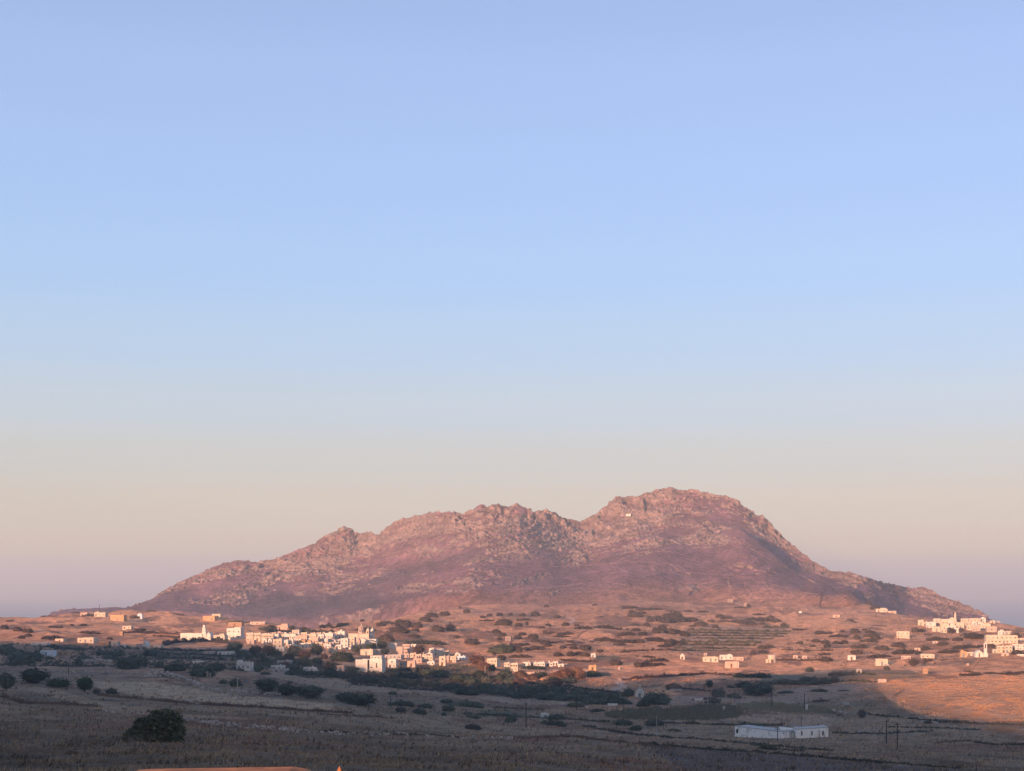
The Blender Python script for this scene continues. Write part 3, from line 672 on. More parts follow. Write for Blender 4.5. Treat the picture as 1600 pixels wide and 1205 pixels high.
# bushes and trees that can be told apart
def named(fn, crop, x, y, w_, h_, mat, label, **k):
    u, v = P(crop, x, y); q = 3.95 if crop in CROPS else 6.957
    return fn(u, v, w_ / q, h_ / q, mat, label, **k)
named(tree, 'A', 30, 650, 120, 125, 'green', 'dark round evergreen tree cut by the left edge of the photo')
named(tree, 'A', 190, 615, 220, 105, 'green', 'broad dark evergreen tree, second from the left edge', lift=.1)
named(tree, 'A', 350, 655, 160, 70, 'lush', 'low bright green bushy tree between two darker trees', lift=.1)
named(tree, 'A', 515, 665, 115, 115, 'lush', 'round green tree at the left end of the pale tan field')
named(shrub, 'A', 680, 708, 82, 46, 'dark', 'small spiky dark bush at the edge of the pale tan field')
named(shrub, 'A', 590, 710, 55, 36, 'dark', 'tiny dark bush between the round tree and the spiky bush')
named(shrub, 'A', 430, 1088, 85, 34, 'brown', 'low brown weed clump in the near field')
named(tree, 'B', 655, 670, 170, 100, 'green', 'large dark evergreen thicket tree right of the stone ruin', lift=.08)
named(tree, 'B', 775, 700, 170, 85, 'green', 'dark domed tree in the middle of the thicket by the ruin', lift=.08)
named(tree, 'B', 915, 710, 230, 90, 'green', 'wide dark tree at the right end of the thicket by the ruin', lift=.08)
named(tree, 'B', 1165, 755, 150, 75, 'green', 'dark low tree alone in the shaded field under the village', lift=.08)
named(tree, 'C', 160, 745, 160, 65, 'green', 'dark domed tree at the left of the pair in the shaded field', lift=.08)
named(tree, 'C', 265, 760, 190, 90, 'green', 'dark domed tree at the right of the pair in the shaded field', lift=.08)
named(shrub, 'C', 905, 782, 200, 52, 'green', 'smooth dome-shaped dark bush in the middle of the shaded field')
named(shrub, 'C', 940, 927, 118, 44, 'dark', 'lone dark bush with a peaked top beyond the broken stone wall')
named(shrub, 'C', 940, 858, 120, 44, 'grey', 'grey green bush above the lone peaked bush')
named(shrub, 'C', 500, 822, 84, 46, 'dark', 'round dark bush right of the thin pole')
named(tree, 'E', 428, 665, 62, 58, 'green', 'small upright dark tree at the edge of the shadow below the vineyard')
named(tree, 'E', 745, 695, 215, 88, 'green', 'large dark tree in the shade below the pink cottages', lift=.08)
named(tree, 'F', 188, 850, 66, 58, 'dark', 'dark leaning round tree where the shadow meets the sunlit field')
named(tree, 'F', 508, 535, 72, 54, 'scrub', 'dark round tree on the track below the ridge village')
named(tree, 'F', 745, 336, 52, 38, 'scrub', 'round tree in front of the ridge village church')
named(tree, 'F', 800, 335, 40, 42, 'scrub', 'narrow tree standing among the ridge village houses')
named(tree, 'Y', 890, 145, 40, 50, 'scrub', 'small dark tree right of the ridge church tower')
named(tree, 'F', 880, 368, 170, 46, 'scrub', 'wide low tree clump under the ridge village', lift=.08)
named(tree, 'C', 965, 515, 120, 85, 'red', 'reddish brown tree left of the pair of white valley houses')
named(tree, 'C', 1010, 560, 90, 70, 'red', 'low russet tree in front of the reddish brown tree')
named(tree, 'X', 1010, 440, 260, 160, 'red', 'large russet tree near the orange cottage in the valley', lift=.1)
named(tree, 'X', 1150, 440, 160, 130, 'red', 'russet tree on the right side of the big russet tree', lift=.1)
named(tree, 'X', 910, 530, 150, 90, 'brown', 'low brown tree in front of the big russet tree', lift=.1)
named(tree, 'V', 600, 215, 80, 60, 'dark', 'small dark tree on the skyline above the village roofs')
named(tree, 'V', 725, 225, 80, 50, 'dark', 'second dark tree above the village roofs')
named(tree, 'V', 370, 205, 110, 60, 'dark', 'dark tree beside the grey wall above the village')
named(tree, 'V', 1420, 420, 110, 75, 'green', 'dark tree directly below the church front')
named(tree, 'V', 1290, 450, 110, 90, 'green', 'green tree between the village and the flat roofed house')
named(tree, 'V', 1140, 510, 260, 105, 'green', 'wide green grove tree under the right end of the village', lift=.08)
named(tree, 'V', 870, 450, 170, 130, 'green', 'big green tree below the middle of the village', lift=.1)
named(tree, 'V', 740, 500, 190, 120, 'brown', 'brown green tree below the middle of the village', lift=.1)
named(tree, 'V', 340, 450, 180, 140, 'dark', 'dark tree under the left end of the village', lift=.1)
named(tree, 'V', 190, 460, 170, 130, 'dark', 'dark tree next to the two storey white house', lift=.1)
named(tree, 'V', 610, 440, 120, 70, 'brown', 'small brown tree touching the lowest village houses', lift=.1)
named(tree, 'V', 560, 520, 140, 90, 'dark', 'low dark tree under the brown trees of the village', lift=.1)
named(tree, 'V', 880, 570, 110, 90, 'dark', 'dark tree beside the bare red earth patch')
named(tree, 'V', 1010, 640, 150, 160, 'dark', 'tall dark tree left of the large pale block', lift=.1)
named(tree, 'W', 390, 320, 130, 110, 'green', 'tall dark tree group beneath the church towers', lift=.1)
named(tree, 'W', 430, 400, 110, 70, 'green', 'round dark tree between church and white flats', lift=.1)
named(tree, 'W', 800, 380, 170, 110, 'brown', 'brown tree right of the balconied house', lift=.1)
named(tree, 'W', 850, 600, 190, 90, 'dark', 'dark tree under the pink cottages of the village edge', lift=.08)
named(tree, 'W', 640, 600, 200, 60, 'dark', 'low dark tree below the village terrace', lift=.08)
named(tree, 'W', 80, 590, 150, 60, 'green', 'dark tree at the foot of the large pale block', lift=.08)
named(tree, 'W', 990, 640, 170, 70, 'green', 'dark tree in the shade beneath the last cluster houses', lift=.08)
named(tree, 'X', 300, 150, 190, 80, 'green', 'dark blue-shaded tree in the hollow behind the valley houses', lift=.08)
named(tree, 'X', 310, 255, 110, 50, 'green', 'small round tree just behind the valley houses', lift=.08)

# the big near bush, modelled on its own
p = at(236, 1160); D = p.y; k_ = D / F
g = np.random.default_rng(11); lob = [(.16, 0, .42, .30, .34, .46), (.30, 0, .36, .20, .26, .42), (-.12, 0, .34, .22, .26, .34), (.06, -.1, .62, .14, .2, .26), (.24, -.1, .74, .11, .2, .22), (-.34, .05, .2, .14, .2, .22), (.43, .0, .25, .08, .2, .26), (-.2, -.05, .5, .12, .18, .2), (.36, -.1, .6, .09, .15, .2), (-.45, 0, .1, .08, .1, .12), (.12, -.2, .15, .34, .15, .18)]
me = foliage_mesh('bush_foliage', lob, 7000, .045, 17, .55); me.materials.append(ML['bush'])
t = thing('shrub', (p.x, D + 1.5, p.z - .25), 0, 'big dark green bush standing alone in the near dry field', 'bush')
o = link_mesh('foliage', me, t); o.scale = (92 * k_, 60 * k_, 56 * k_)
bm = bmesh.new()
for i in range(46):                                   # bare twigs on its left side
    a = Vector((g.uniform(-.45, .1) * 80 * k_, g.uniform(-30, -12) * k_, g.uniform(0, .2) * 50 * k_)); d = Vector((g.uniform(-1, .4), g.uniform(-.3, 0), g.uniform(.1, .9))).normalized() * g.uniform(.5, 1.4)
    s_ = d.orthogonal().normalized() * .03; q = [bm.verts.new(a + s_), bm.verts.new(a - s_), bm.verts.new(a + d)]; bm.faces.new(q)
me = bpy.data.meshes.new('twigs'); bm.to_mesh(me); bm.free(); link_mesh('twigs', me, t, plain('bare_twigs', (.20, .16, .13)))

# ---- hedgerows and scrub lines along old field edges
def resample(pts, step):
    out = []
    for a, b in zip(pts[:-1], pts[1:]):
        n = max(1, int((b - a).length / step)); out += [a.lerp(b, i / n) for i in range(n)]
    return out + [pts[-1]]
def line_pts(crop, pts, step):
    if len(pts) == 1: return []
    q = []
    for a, b in zip(pts[:-1], pts[1:]):
        n = max(1, int(abs(b[0] - a[0]) / 30))
        for i in range(n): q.append((a[0] + (b[0] - a[0]) * i / n, a[1] + (b[1] - a[1]) * i / n))
    q.append(pts[-1])
    W_ = [at(*P(crop, *p_)) for p_ in q]
    return [Vector((p_.x, p_.y, ground_z(p_.x, p_.y))) for p_ in resample(W_, step)]
def hedge(crop, pts, hpx, mat, label, name='hedgerow', cat='hedge', group=None, gap=.35, wd=None):
    w_ = line_pts(crop, pts, 1.2)
    D = sum(p_.y for p_ in w_) / len(w_); h_ = hpx * D / F; wd = wd or h_ * 1.1
    seed = int(abs(pts[0][0]) + abs(pts[0][1])); g = np.random.default_rng(seed)
    A_ = np.array([p_[:] for p_ in w_]); n = len(A_)
    hv = np.clip(.75 + .9 * fbm(np.arange(n) * 1.2 / (h_ * 3), np.zeros(n) + seed, 3, seed), .12, 1.5) * h_
    ls = max(.16, D * .00055); per = int(14 * max(1, (h_ / 1.2)))
    idx = np.repeat(np.arange(n), per)
    c = A_[idx] + g.uniform(-.7, .7, (len(idx), 3)) * [1, 0, 0]
    c[:, 1] += g.normal(size=len(idx)) * wd * .35; c[:, 2] += g.uniform(-.05, 1, len(idx)) * hv[idx]
    t_ = leaf_tris(c, ls * 1.2, g); V = [t_]; T_ = [np.arange(len(t_)).reshape(-1, 3)]; off = len(t_)
    for sgn in (1,):        # rough inner body
        hh_ = hv * .7; a = A_.copy(); a[:, 1] -= wd * .4; a[:, 2] -= .3; b_ = A_.copy(); b_[:, 2] += hh_; c_ = A_.copy(); c_[:, 1] += wd * .4; c_[:, 2] -= .3
        V.append(np.concatenate([a, b_, c_])); i = np.arange(n - 1)
        T_ += [np.stack([i, i + 1, i + n], 1) + off, np.stack([i + 1, i + 1 + n, i + n], 1) + off, np.stack([i + n, i + n + 1, i + 2 * n], 1) + off, np.stack([i + n + 1, i + 1 + 2 * n, i + 2 * n], 1) + off]
    me = np_mesh(name, np.concatenate(V), np.concatenate(T_), None, False); me.materials.append(ML[mat])
    o = link_mesh(name, me); return tag(o, label, cat, group)
HL = [
 ('D', [(0, 857), (250, 872), (560, 887), (800, 905)], 4, 'green', 'thin green hedge line crossing the shaded valley fields at mid height'),
 ('D', [(90, 815), (230, 822), (400, 828)], 3, 'green', 'short dark hedge line left of the small white hut'),
 ('D', [(640, 932), (900, 975), (1185, 1003)], 4, 'dark', 'dark hedge line sloping right in front of the reed bed'),
 ('D', [(230, 1005), (560, 995), (900, 1033), (1185, 1068)], 5, 'brown', 'brown bramble line across the near field below the valley'),
 ('E', [(0, 1037), (400, 1072), (800, 1097), (1185, 1130), (1500, 1160)], 6, 'dark', 'thick dark bramble line running down to the road'),
 ('E', [(0, 987), (400, 1012), (700, 1042), (1185, 1082)], 4, 'dark', 'dark scrub line passing below the long white shed'),
 ('E', [(40, 905), (300, 915), (600, 925), (880, 925)], 5, 'dark', 'dark hedge behind the long white shed'),
 ('E', [(0, 632), (200, 622), (400, 605), (560, 615)], 4, 'brown', 'brown hedge on the sunlit rise below the arched chapel'),
 ('D', [(880, 645), (1050, 625), (1185, 618)], 5, 'brown', 'brown hedge beside the winding pale track'),
 ('F', [(0, 1132), (250, 1145), (500, 1168), (780, 1192)], 4, 'dark', 'dark verge hedge along the road in the bottom corner'),
 ('F', [(0, 972), (150, 975), (300, 978), (620, 960)], 4, 'dark', 'curved dark scrub line right of the long white shed'),
 ('F', [(225, 858), (500, 885), (800, 910), (1185, 922)], 4, 'dark', 'dark hedge along the lower edge of the sunlit field'),
 ('F', [(360, 935), (650, 940), (900, 952)], 3, 'dark', 'thin dark scrub line between the two poles and the sunlit field'),
 ('F', [(640, 1035), (720, 1025), (850, 1020)], 3, 'brown', 'short brown scrub line right of the twin poles'),
 ('F', [(880, 1030), (1000, 1045), (1185, 1045)], 5, 'dark', 'short thick dark hedge by the right edge'),
 ('F', [(0, 655), (130, 650), (270, 657)], 3, 'green', 'dark hedge on the shaded terrace below the cream cottage'),
 ('F', [(0, 605), (150, 600), (260, 612)], 3, 'green', 'upper dark hedge on the shaded terrace below the cream cottage'),
 ('A', [(0, 745), (150, 790), (400, 795), (620, 812)], 8, 'brown', 'thick brown bramble line in the near left field'),
 ('A', [(600, 740), (850, 762), (1185, 792), (1480, 808)], 6, 'brown', 'brown weed strip below the pale tan field'),
 ('B', [(300, 800), (650, 815), (900, 835), (1185, 850)], 6, 'brown', 'brown weed strip below the dark thicket'),
 ('C', [(0, 855), (300, 872), (460, 882)], 4, 'brown', 'brown weed strip above the broken stone wall'),
 ('C', [(0, 962), (300, 978), (700, 985), (860, 1000)], 4, 'dark', 'dark scrub growing along the broken stone wall'),
 ('C', [(880, 855), (1000, 862), (1185, 870)], 4, 'green', 'green hedge between grey bush and valley hut'),
 ('B', [(0, 457), (200, 462), (500, 472)], 3, 'dark', 'top dark terrace hedge left of the village trees'),
 ('B', [(0, 482), (250, 488), (500, 502)], 3, 'dark', 'middle dark terrace hedge left of the village trees'),
 ('B', [(0, 507), (200, 512), (400, 522)], 3, 'dark', 'lowest dark terrace hedge left of the village trees'),
 ('A', [(1010, 430), (1100, 412), (1280, 405), (1400, 415)], 7, 'dark', 'dark hedge below the white chapel with the bell tower'),
 ('A', [(760, 352), (860, 350), (1100, 362)], 4, 'brown', 'brown hedge in the sunlit field left of the white chapel'),
 ('A', [(950, 372), (1050, 378), (1120, 385)], 3, 'brown', 'low brown hedge just left of the chapel wall'),
 ('D', [(880, 468), (1000, 462), (1185, 458)], 2, 'scrub', 'thin scrub line on the slope above the tiny white hut'),
 ('E', [(880, 458), (1050, 462), (1185, 462)], 2, 'scrub', 'thin scrub line left of the terraces on the right slope'),
 ('E', [(880, 522), (1000, 526), (1150, 520)], 3, 'scrub', 'scrub line behind the round cream cottage'),
 ('D', [(500, 520), (620, 528), (720, 530)], 3, 'scrub', 'scrub line behind the white valley houses'),
 ('X', [(980, 300), (1100, 308), (1240, 312)], 3, 'scrub', 'straight scrub line leading to the orange cottage'),
 ('C', [(0, 320), (100, 318), (170, 300)], 5, 'dark', 'dark scrub band behind the village roofs left of the dome'),
 ('V', [(330, 265), (500, 262), (620, 262)], 6, 'dark', 'dark trees line behind the top village houses'),
 ('V', [(640, 268), (820, 262), (950, 272), (1090, 270)], 5, 'dark', 'dark hedge behind the middle village houses'),
 ('A', [(270, 552), (420, 560), (560, 560)], 3, 'dark', 'low dark scrub line left of the grey rock pile'),
 ('F', [(820, 590), (900, 605), (920, 610)], 3, 'scrub', 'small scrub line in the sunlit field under the gabled chapel'),
 ('E', [(760, 1060), (900, 1075), (1000, 1085)], 3, 'dark', 'short scrub line in front of the white shed'),
 ('E', [(840, 522), (880, 524), (930, 520)], 3, 'scrub', 'short hedge right of the round cream cottage'),
 ('D', [(640, 700), (760, 712), (870, 728)], 4, 'dark', 'dark hedge at the foot of the small sunlit knoll'),
 ('E', [(170, 705), (300, 700), (430, 712)], 3, 'dark', 'dark hedge under the small upright tree'),
 ('E', [(330, 768), (420, 760), (490, 772)], 3, 'dark', 'short dark hedge beside the pale slab wall'),
]
for (c_, pts, hp_, mt, lb) in HL: hedge(c_, pts, hp_, mt, lb)
# vine rows on the terraces
VR = [((760, 320), (915, 322), 5), ((300, 336), (925, 348), 3.8), ((315, 352), (905, 360), 3.2), ((330, 369), (880, 375), 3), ((340, 386), (820, 391), 3), ((250, 409), (740, 415), 6), ((236, 427), (710, 432), 5), ((215, 447), (630, 451), 4), ((200, 463), (620, 465), 3)]
VR.sort(key=lambda r: r[0][1] + r[1][1])
for i, (a, b_, hp_) in enumerate(VR):
    hedge('E', [a, b_], hp_ * .8, 'vine', f'long row of vines, {ORD[i]} from the top of the vineyard terraces', 'vine_row', 'vine row', 'rows of vines on the terraces')
# reed bed in the valley: one mass of uncountable reeds
def patch_stuff(name, crop, poly, hpx, mat, n, label=None):
    g = np.random.default_rng(len(poly) * 31 + n); pp = [P(crop, *q) for q in poly]
    xs = [q[0] for q in pp]; ys = [q[1] for q in pp]; V = []
    c_ = []
    while len(c_) < n:
        u, v = g.uniform(min(xs), max(xs)), g.uniform(min(ys), max(ys)); ins = False
        for i in range(len(pp)):
            (x0, y0), (x1, y1) = pp[i], pp[(i + 1) % len(pp)]
            if (y0 > v) != (y1 > v) and u < (x1 - x0) * (v - y0) / (y1 - y0) + x0: ins = not ins
        if ins: q = at(u, v); c_.append((q.x, q.y + g.uniform(0, 6), q.z))
    A_ = np.array(c_); D = A_[:, 1].mean(); h_ = hpx * D / F
    hv = h_ * np.clip(.45 + 1.1 * fbm(A_[:, 0] / (h_ * 3.5), A_[:, 1] / (h_ * 7), 4, n), .06, 1.35)
    per = 3; idx = np.repeat(np.arange(n), per); c = A_[idx].copy(); c[:, 0] += g.normal(size=len(idx)) * .5; c[:, 1] += g.normal(size=len(idx)) * .8
    c[:, 2] += g.uniform(.15, 1, len(idx)) ** .6 * hv[idx]
    tt = leaf_tris(c, .34 if mat != 'reed' else .25, g)
    if mat == 'reed': tt = tt.reshape(-1, 3, 3); tt[:, :, 2] = (tt[:, :, 2] - c[:, None, 2]) * 3.0 + c[:, None, 2]; tt = tt.reshape(-1, 3)
    w_ = .8 + .5 * g.random(n)
    p0 = A_ + np.stack([-w_, 0 * w_, 0 * w_ - .3], 1); p1 = A_ + np.stack([w_, w_ * .5, 0 * w_ - .3], 1); p2 = A_ + np.stack([0 * w_, 0 * w_, hv * .7], 1)
    allv = np.concatenate([np.stack([p0, p1, p2], 1).reshape(-1, 3), tt])
    me = np_mesh(name, allv, np.arange(len(allv)).reshape(-1, 3), None, False); me.materials.append(ML[mat])
    return tag(link_mesh(name, me), label, None, None, 'stuff')
patch_stuff('reeds', 'E', [(-200, 850), (0, 830), (250, 825), (480, 800), (600, 815), (640, 850), (600, 880), (350, 895), (0, 890), (-200, 875)], 5, 'reed', 5000)
patch_stuff('reeds', 'E', [(600, 800), (760, 790), (1000, 805), (1185, 820), (1185, 850), (1000, 850), (700, 835)], 4, 'reed', 2200)
patch_stuff('undergrowth', 'D', [(-900, 620), (-400, 600), (0, 610), (300, 640), (620, 690), (900, 735), (900, 790), (500, 775), (0, 735), (-500, 700), (-800, 670)], 5, 'dark', 3300)
patch_stuff('undergrowth', 'A', [(0, 420), (700, 430), (1300, 470), (1700, 480), (2000, 560), (1500, 590), (1100, 575), (500, 560), (0, 560)], 4, 'green', 2800)
patch_stuff('undergrowth', 'W', [(-1100, 440), (-300, 500), (100, 590), (700, 560), (1300, 560), (1700, 600), (1500, 680), (700, 690), (-400, 700), (-1000, 560)], 4, 'grey', 2600)

patch_stuff('undergrowth', 'D', [(0, 240), (600, 200), (1185, 170), (2000, 240), (2000, 330), (1185, 420), (1185, 520), (800, 540), (400, 480), (-100, 430), (-400, 300)], 1.3, 'scrub', 3200)
patch_stuff('undergrowth', 'F', [(-300, 320), (400, 300), (900, 340), (900, 480), (600, 560), (0, 560), (-300, 500)], 1.5, 'scrub', 1500)
# ---- grass: tufts thrown over the whole field, their size growing with distance
def grass_field(name, n, vlo, vhi, hfac, wfac, colA, colB, seed, clump=.0, umin=-60, umax=1660, lit_ok=False):
    g = np.random.default_rng(seed)
    i = g.uniform(0, 1, n); u = g.uniform(umin, umax, n); v = vlo + (vhi - vlo) * i
    c_ = np.empty((n, 3))
    rows = VH - ZG / Dk[None, :] * F
    ui = np.interp(u, UG, np.arange(len(UG)))
    for k in range(n):
        i0 = int(ui[k]); r = rows[i0]; kk_ = np.argmax((r <= v[k]) & (Dk > 60)); d = Dk[kk_] * (1 + g.uniform(-.004, .004))
        c_[k] = ((u[k] - 800) / F * d, d, 0)
    fi = np.interp(c_[:, 0] / c_[:, 1] * F + 800, UG, np.arange(len(UG))); i0 = fi.astype(int); fi -= i0
    fj = np.interp(np.log(c_[:, 1]), np.log(Dk), np.arange(len(Dk))); j0 = np.minimum(fj.astype(int), len(Dk) - 2); fj = fj - j0
    c_[:, 2] = (ZG[i0, j0] * (1 - fi) + ZG[i0 + 1, j0] * fi) * (1 - fj) + (ZG[i0, j0 + 1] * (1 - fi) + ZG[i0 + 1, j0 + 1] * fi) * fj
    keep = fbm(c_[:, 0] / 9, c_[:, 1] / 9, 4, seed) + g.uniform(-.3, .3, n) > clump
    uk = c_[:, 0] / c_[:, 1] * F + 800; lit = (uk > 1310) & (c_[:, 1] < 760) & (v < 1165) & (v < 1060 + (uk - 1310) * .36)
    keep &= lit if lit_ok else ~lit
    c_ = c_[keep]; n = len(c_); D = c_[:, 1]
    base = cg[i0[keep], j0[keep]]
    V = []; CC = []
    for b_ in range(3):
        h_ = hfac * (D / 200) ** .55 * g.uniform(.4, 1.3, n); w_ = wfac * (D / 200) ** .6 * g.uniform(.6, 1.3, n)
        ox = g.normal(size=n) * w_ * 1.3; a = g.uniform(-.6, .6, n); lean = g.uniform(-.2, .9, n) * h_ * .7
        cx = c_ + np.stack([ox, g.normal(size=n) * w_, np.zeros(n) - .05], 1)
        V.append(np.stack([cx + np.stack([-w_ * np.cos(a), -w_ * np.sin(a), 0 * a], 1), cx + np.stack([w_ * np.cos(a), w_ * np.sin(a), 0 * a], 1), cx + np.stack([lean, 0 * a, h_], 1)], 1))
        t_ = g.uniform(0, 1, n)[:, None]; cc = base * (colA[0] * (1 - t_) + colA[1] * t_) * (1 - colB[3]) + np.array(colB[:3]) * colB[3]
        CC.append(np.repeat(cc, 3, 0))
    V = np.concatenate([x.reshape(-1, 3) for x in V]); CC = np.concatenate(CC); CC = np.concatenate([np.clip(CC, 0, .9), np.ones((len(CC), 1))], 1)
    me = np_mesh(name, V, np.arange(len(V)).reshape(-1, 3), CC, False)
    return tag(link_mesh(name, me, None, M_grass), None, None, None, 'stuff')
M_grass, ntg, bg_ = new_mat('dry_grass_blades')
vc = ntg.nodes.new('ShaderNodeVertexColor'); vc.layer_name = 'col'; ntg.links.new(vc.outputs[0], bg_.inputs['Base Color'])
grass_field('grass', 60000, 1105, 1215, .26, .06, (.6, 2.1), (.3, .21, .14, .15), 3, -.05)
grass_field('grass', 9000, 1110, 1215, .55, .06, (.4, .8), (.08, .06, .045, .3), 4, .25)
grass_field('grass', 9000, 1120, 1215, .5, .05, (1.6, 2.6), (.34, .25, .17, .3), 14, .15)
grass_field('grass', 20000, 1062, 1115, .2, .10, (.6, 1.8), (.3, .2, .13, .1), 5)
grass_field('grass', 4000, 1060, 1115, .35, .14, (.4, .8), (.07, .05, .035, .4), 6, .25)
grass_field('grass', 42000, 1040, 1165, .10, .12, (.35, .8), (.3, .17, .10, .1), 21, .0, 1290, 1660, True)

# ---------------------------------------------------------------- buildings
MW = {'white': plain('whitewash', (.56, .54, .50), (.43, .41, .375), .6, .85), 'cream': plain('cream_render', (.50, .435, .35), (.39, .335, .27), .6, .85),
      'pink': plain('pink_beige_render', (.44, .34, .29), (.36, .275, .23), .6, .85), 'ochre': plain('ochre_render', (.42, .28, .165), (.34, .22, .13), .6, .85),
      'stone': plain('rubble_stone', (.30, .23, .19), (.17, .13, .11), 2.5, .95), 'grey': plain('grey_concrete', (.36, .34, .33), (.28, .26, .25), .7, .9),
      'brown': plain('brown_mud_render', (.34, .22, .15), (.24, .16, .11), 1.2, .95), 'blue': plain('pale_blue_render', (.52, .58, .64), (.42, .48, .55), .8, .85)}
M_roof = plain('flat_roof_screed', (.42, .40, .38), (.32, .30, .28), .8)
M_glass, _n, _bb = new_mat('dark_window_glass', .15); _bb.inputs['Base Color'].default_value = (.03, .035, .045, 1); _bb.inputs['Specular IOR Level'].default_value = .5
M_shut = plain('blue_grey_shutters', (.16, .20, .24)); M_doorb = plain('brown_wood_door', (.14, .08, .05)); M_tile = plain('terracotta_tiles', (.30, .16, .10), (.22, .12, .08), 2)
M_void = plain('dark_opening', (.03, .025, .025))
M_bell = plain('bronze_bell', (.20, .14, .07), rough=.4)
def box_bm(bm, x0, y0, z0, x1, y1, z1):
    v = [bm.verts.new((x, y, z)) for x in (x0, x1) for y in (y0, y1) for z in (z0, z1)]
    for f in ((0, 1, 3, 2), (4, 6, 7, 5), (0, 4, 5, 1), (2, 3, 7, 6), (0, 2, 6, 4), (1, 5, 7, 3)): bm.faces.new([v[i] for i in f])
def part(name, parent, mat, boxes, fn=None):
    bm = bmesh.new()
    for b_ in boxes: box_bm(bm, *b_)
    if fn: fn(bm)
    bmesh.ops.recalc_face_normals(bm, faces=bm.faces)
    me = bpy.data.meshes.new(name); bm.to_mesh(me); bm.free()
    return link_mesh(name, me, parent, mat)
def walls_fn(W_, D_, H_, openings=(), z0=0.0, par=.45, x0=0, y0=0, t=.3):
    """a shell with a parapet round a sunken flat roof and real openings cut through the front wall"""
    def fn(bm):
        def q(*p): bm.faces.new([bm.verts.new(c) for c in p])
        x1, y1 = x0 + W_, y0 + D_; zb = z0 - (2.2 if z0 == 0 else 0); zt = H_
        ops = sorted(openings)
        xs = sorted({x0, x1, *[o[0] for o in ops], *[o[1] for o in ops]}); zs = sorted({zb, zt, *[o[2] for o in ops], *[o[3] for o in ops]})
        for a, b_ in zip(xs[:-1], xs[1:]):
            for c, d in zip(zs[:-1], zs[1:]):
                mx_, mz_ = (a + b_) / 2, (c + d) / 2
                if not any(o[0] < mx_ < o[1] and o[2] < mz_ < o[3] for o in ops): q((a, y0, c), (b_, y0, c), (b_, y0, d), (a, y0, d))
        for (a, b_, c, d) in ops:                      # reveals
            r = .22; q((a, y0, c), (a, y0 + r, c), (a, y0 + r, d), (a, y0, d)); q((b_, y0, c), (b_, y0, d), (b_, y0 + r, d), (b_, y0 + r, c))
            q((a, y0, d), (a, y0 + r, d), (b_, y0 + r, d), (b_, y0, d)); q((a, y0, c), (b_, y0, c), (b_, y0 + r, c), (a, y0 + r, c))
        q((x1, y0, zb), (x1, y1, zb), (x1, y1, zt), (x1, y0, zt)); q((x0, y1, zb), (x0, y0, zb), (x0, y0, zt), (x0, y1, zt)); q((x1, y1, zb), (x0, y1, zb), (x0, y1, zt), (x1, y1, zt))
        zi = zt - par; i = t
        O_ = [(x0, y0), (x1, y0), (x1, y1), (x0, y1)]; I_ = [(x0 + i, y0 + i), (x1 - i, y0 + i), (x1 - i, y1 - i), (x0 + i, y1 - i)]
        for k in range(4):
            a, b_ = O_[k], O_[(k + 1) % 4]; c, d = I_[(k + 1) % 4], I_[k]
            q((*a, zt), (*b_, zt), (*c, zt), (*d, zt)); q((*d, zt), (*c, zt), (*c, zi), (*d, zi))
    return fn
def build_block(t, W_, D_, H_, tone, nwin, floors, door=True, x0=0, y0=0, z0=0.0, seed=0, shut=None):
    """one cubic volume of a Cycladic house as parts under t"""
    g = random.Random(seed); ops = []; kinds = []
    fh = (H_ - z0 - .4) / max(floors, 1)
    for f_ in range(floors):
        n = nwin if isinstance(nwin, int) else nwin[min(f_, len(nwin) - 1)]
        if n <= 0: continue
        for i in range(n):
            cx = x0 + W_ * (i + .5) / n + g.uniform(-.06, .06) * W_ / n
            isd = door and f_ == 0 and z0 == 0 and i == g.randrange(n)
            ww = min(.8 if not isd else 1.05, W_ / n * .62); hh = min(1.0, fh * .38)
            zb = z0 + f_ * fh + (fh * .34 if not isd else .05); zt = zb + (hh if not isd else min(2.1, fh * .8))
            if isd and floors > 0: door = False
            if ops and cx - ww / 2 < max([o[1] for o in ops if o[2] >= z0 + f_ * fh - .01] + [x0]) + .05: continue
            ops.append((cx - ww / 2, cx + ww / 2, zb, zt)); kinds.append(isd)
    part('wall', t, MW[tone], [], walls_fn(W_, D_, H_, ops, z0, x0=x0, y0=y0))
    part('roof', t, M_roof, [(x0 + .302, y0 + .302, H_ - .62, x0 + W_ - .302, y0 + D_ - .302, H_ - .44)])
    for (a, b_, c, d), isd in zip(ops, kinds):
        m = (M_doorb if g.random() < .5 else M_shut) if isd else (shut or (M_glass if g.random() < .6 else M_shut))
        part('door' if isd else 'window', t, m, [(a, y0 + .16, c, b_, y0 + .20, d)])
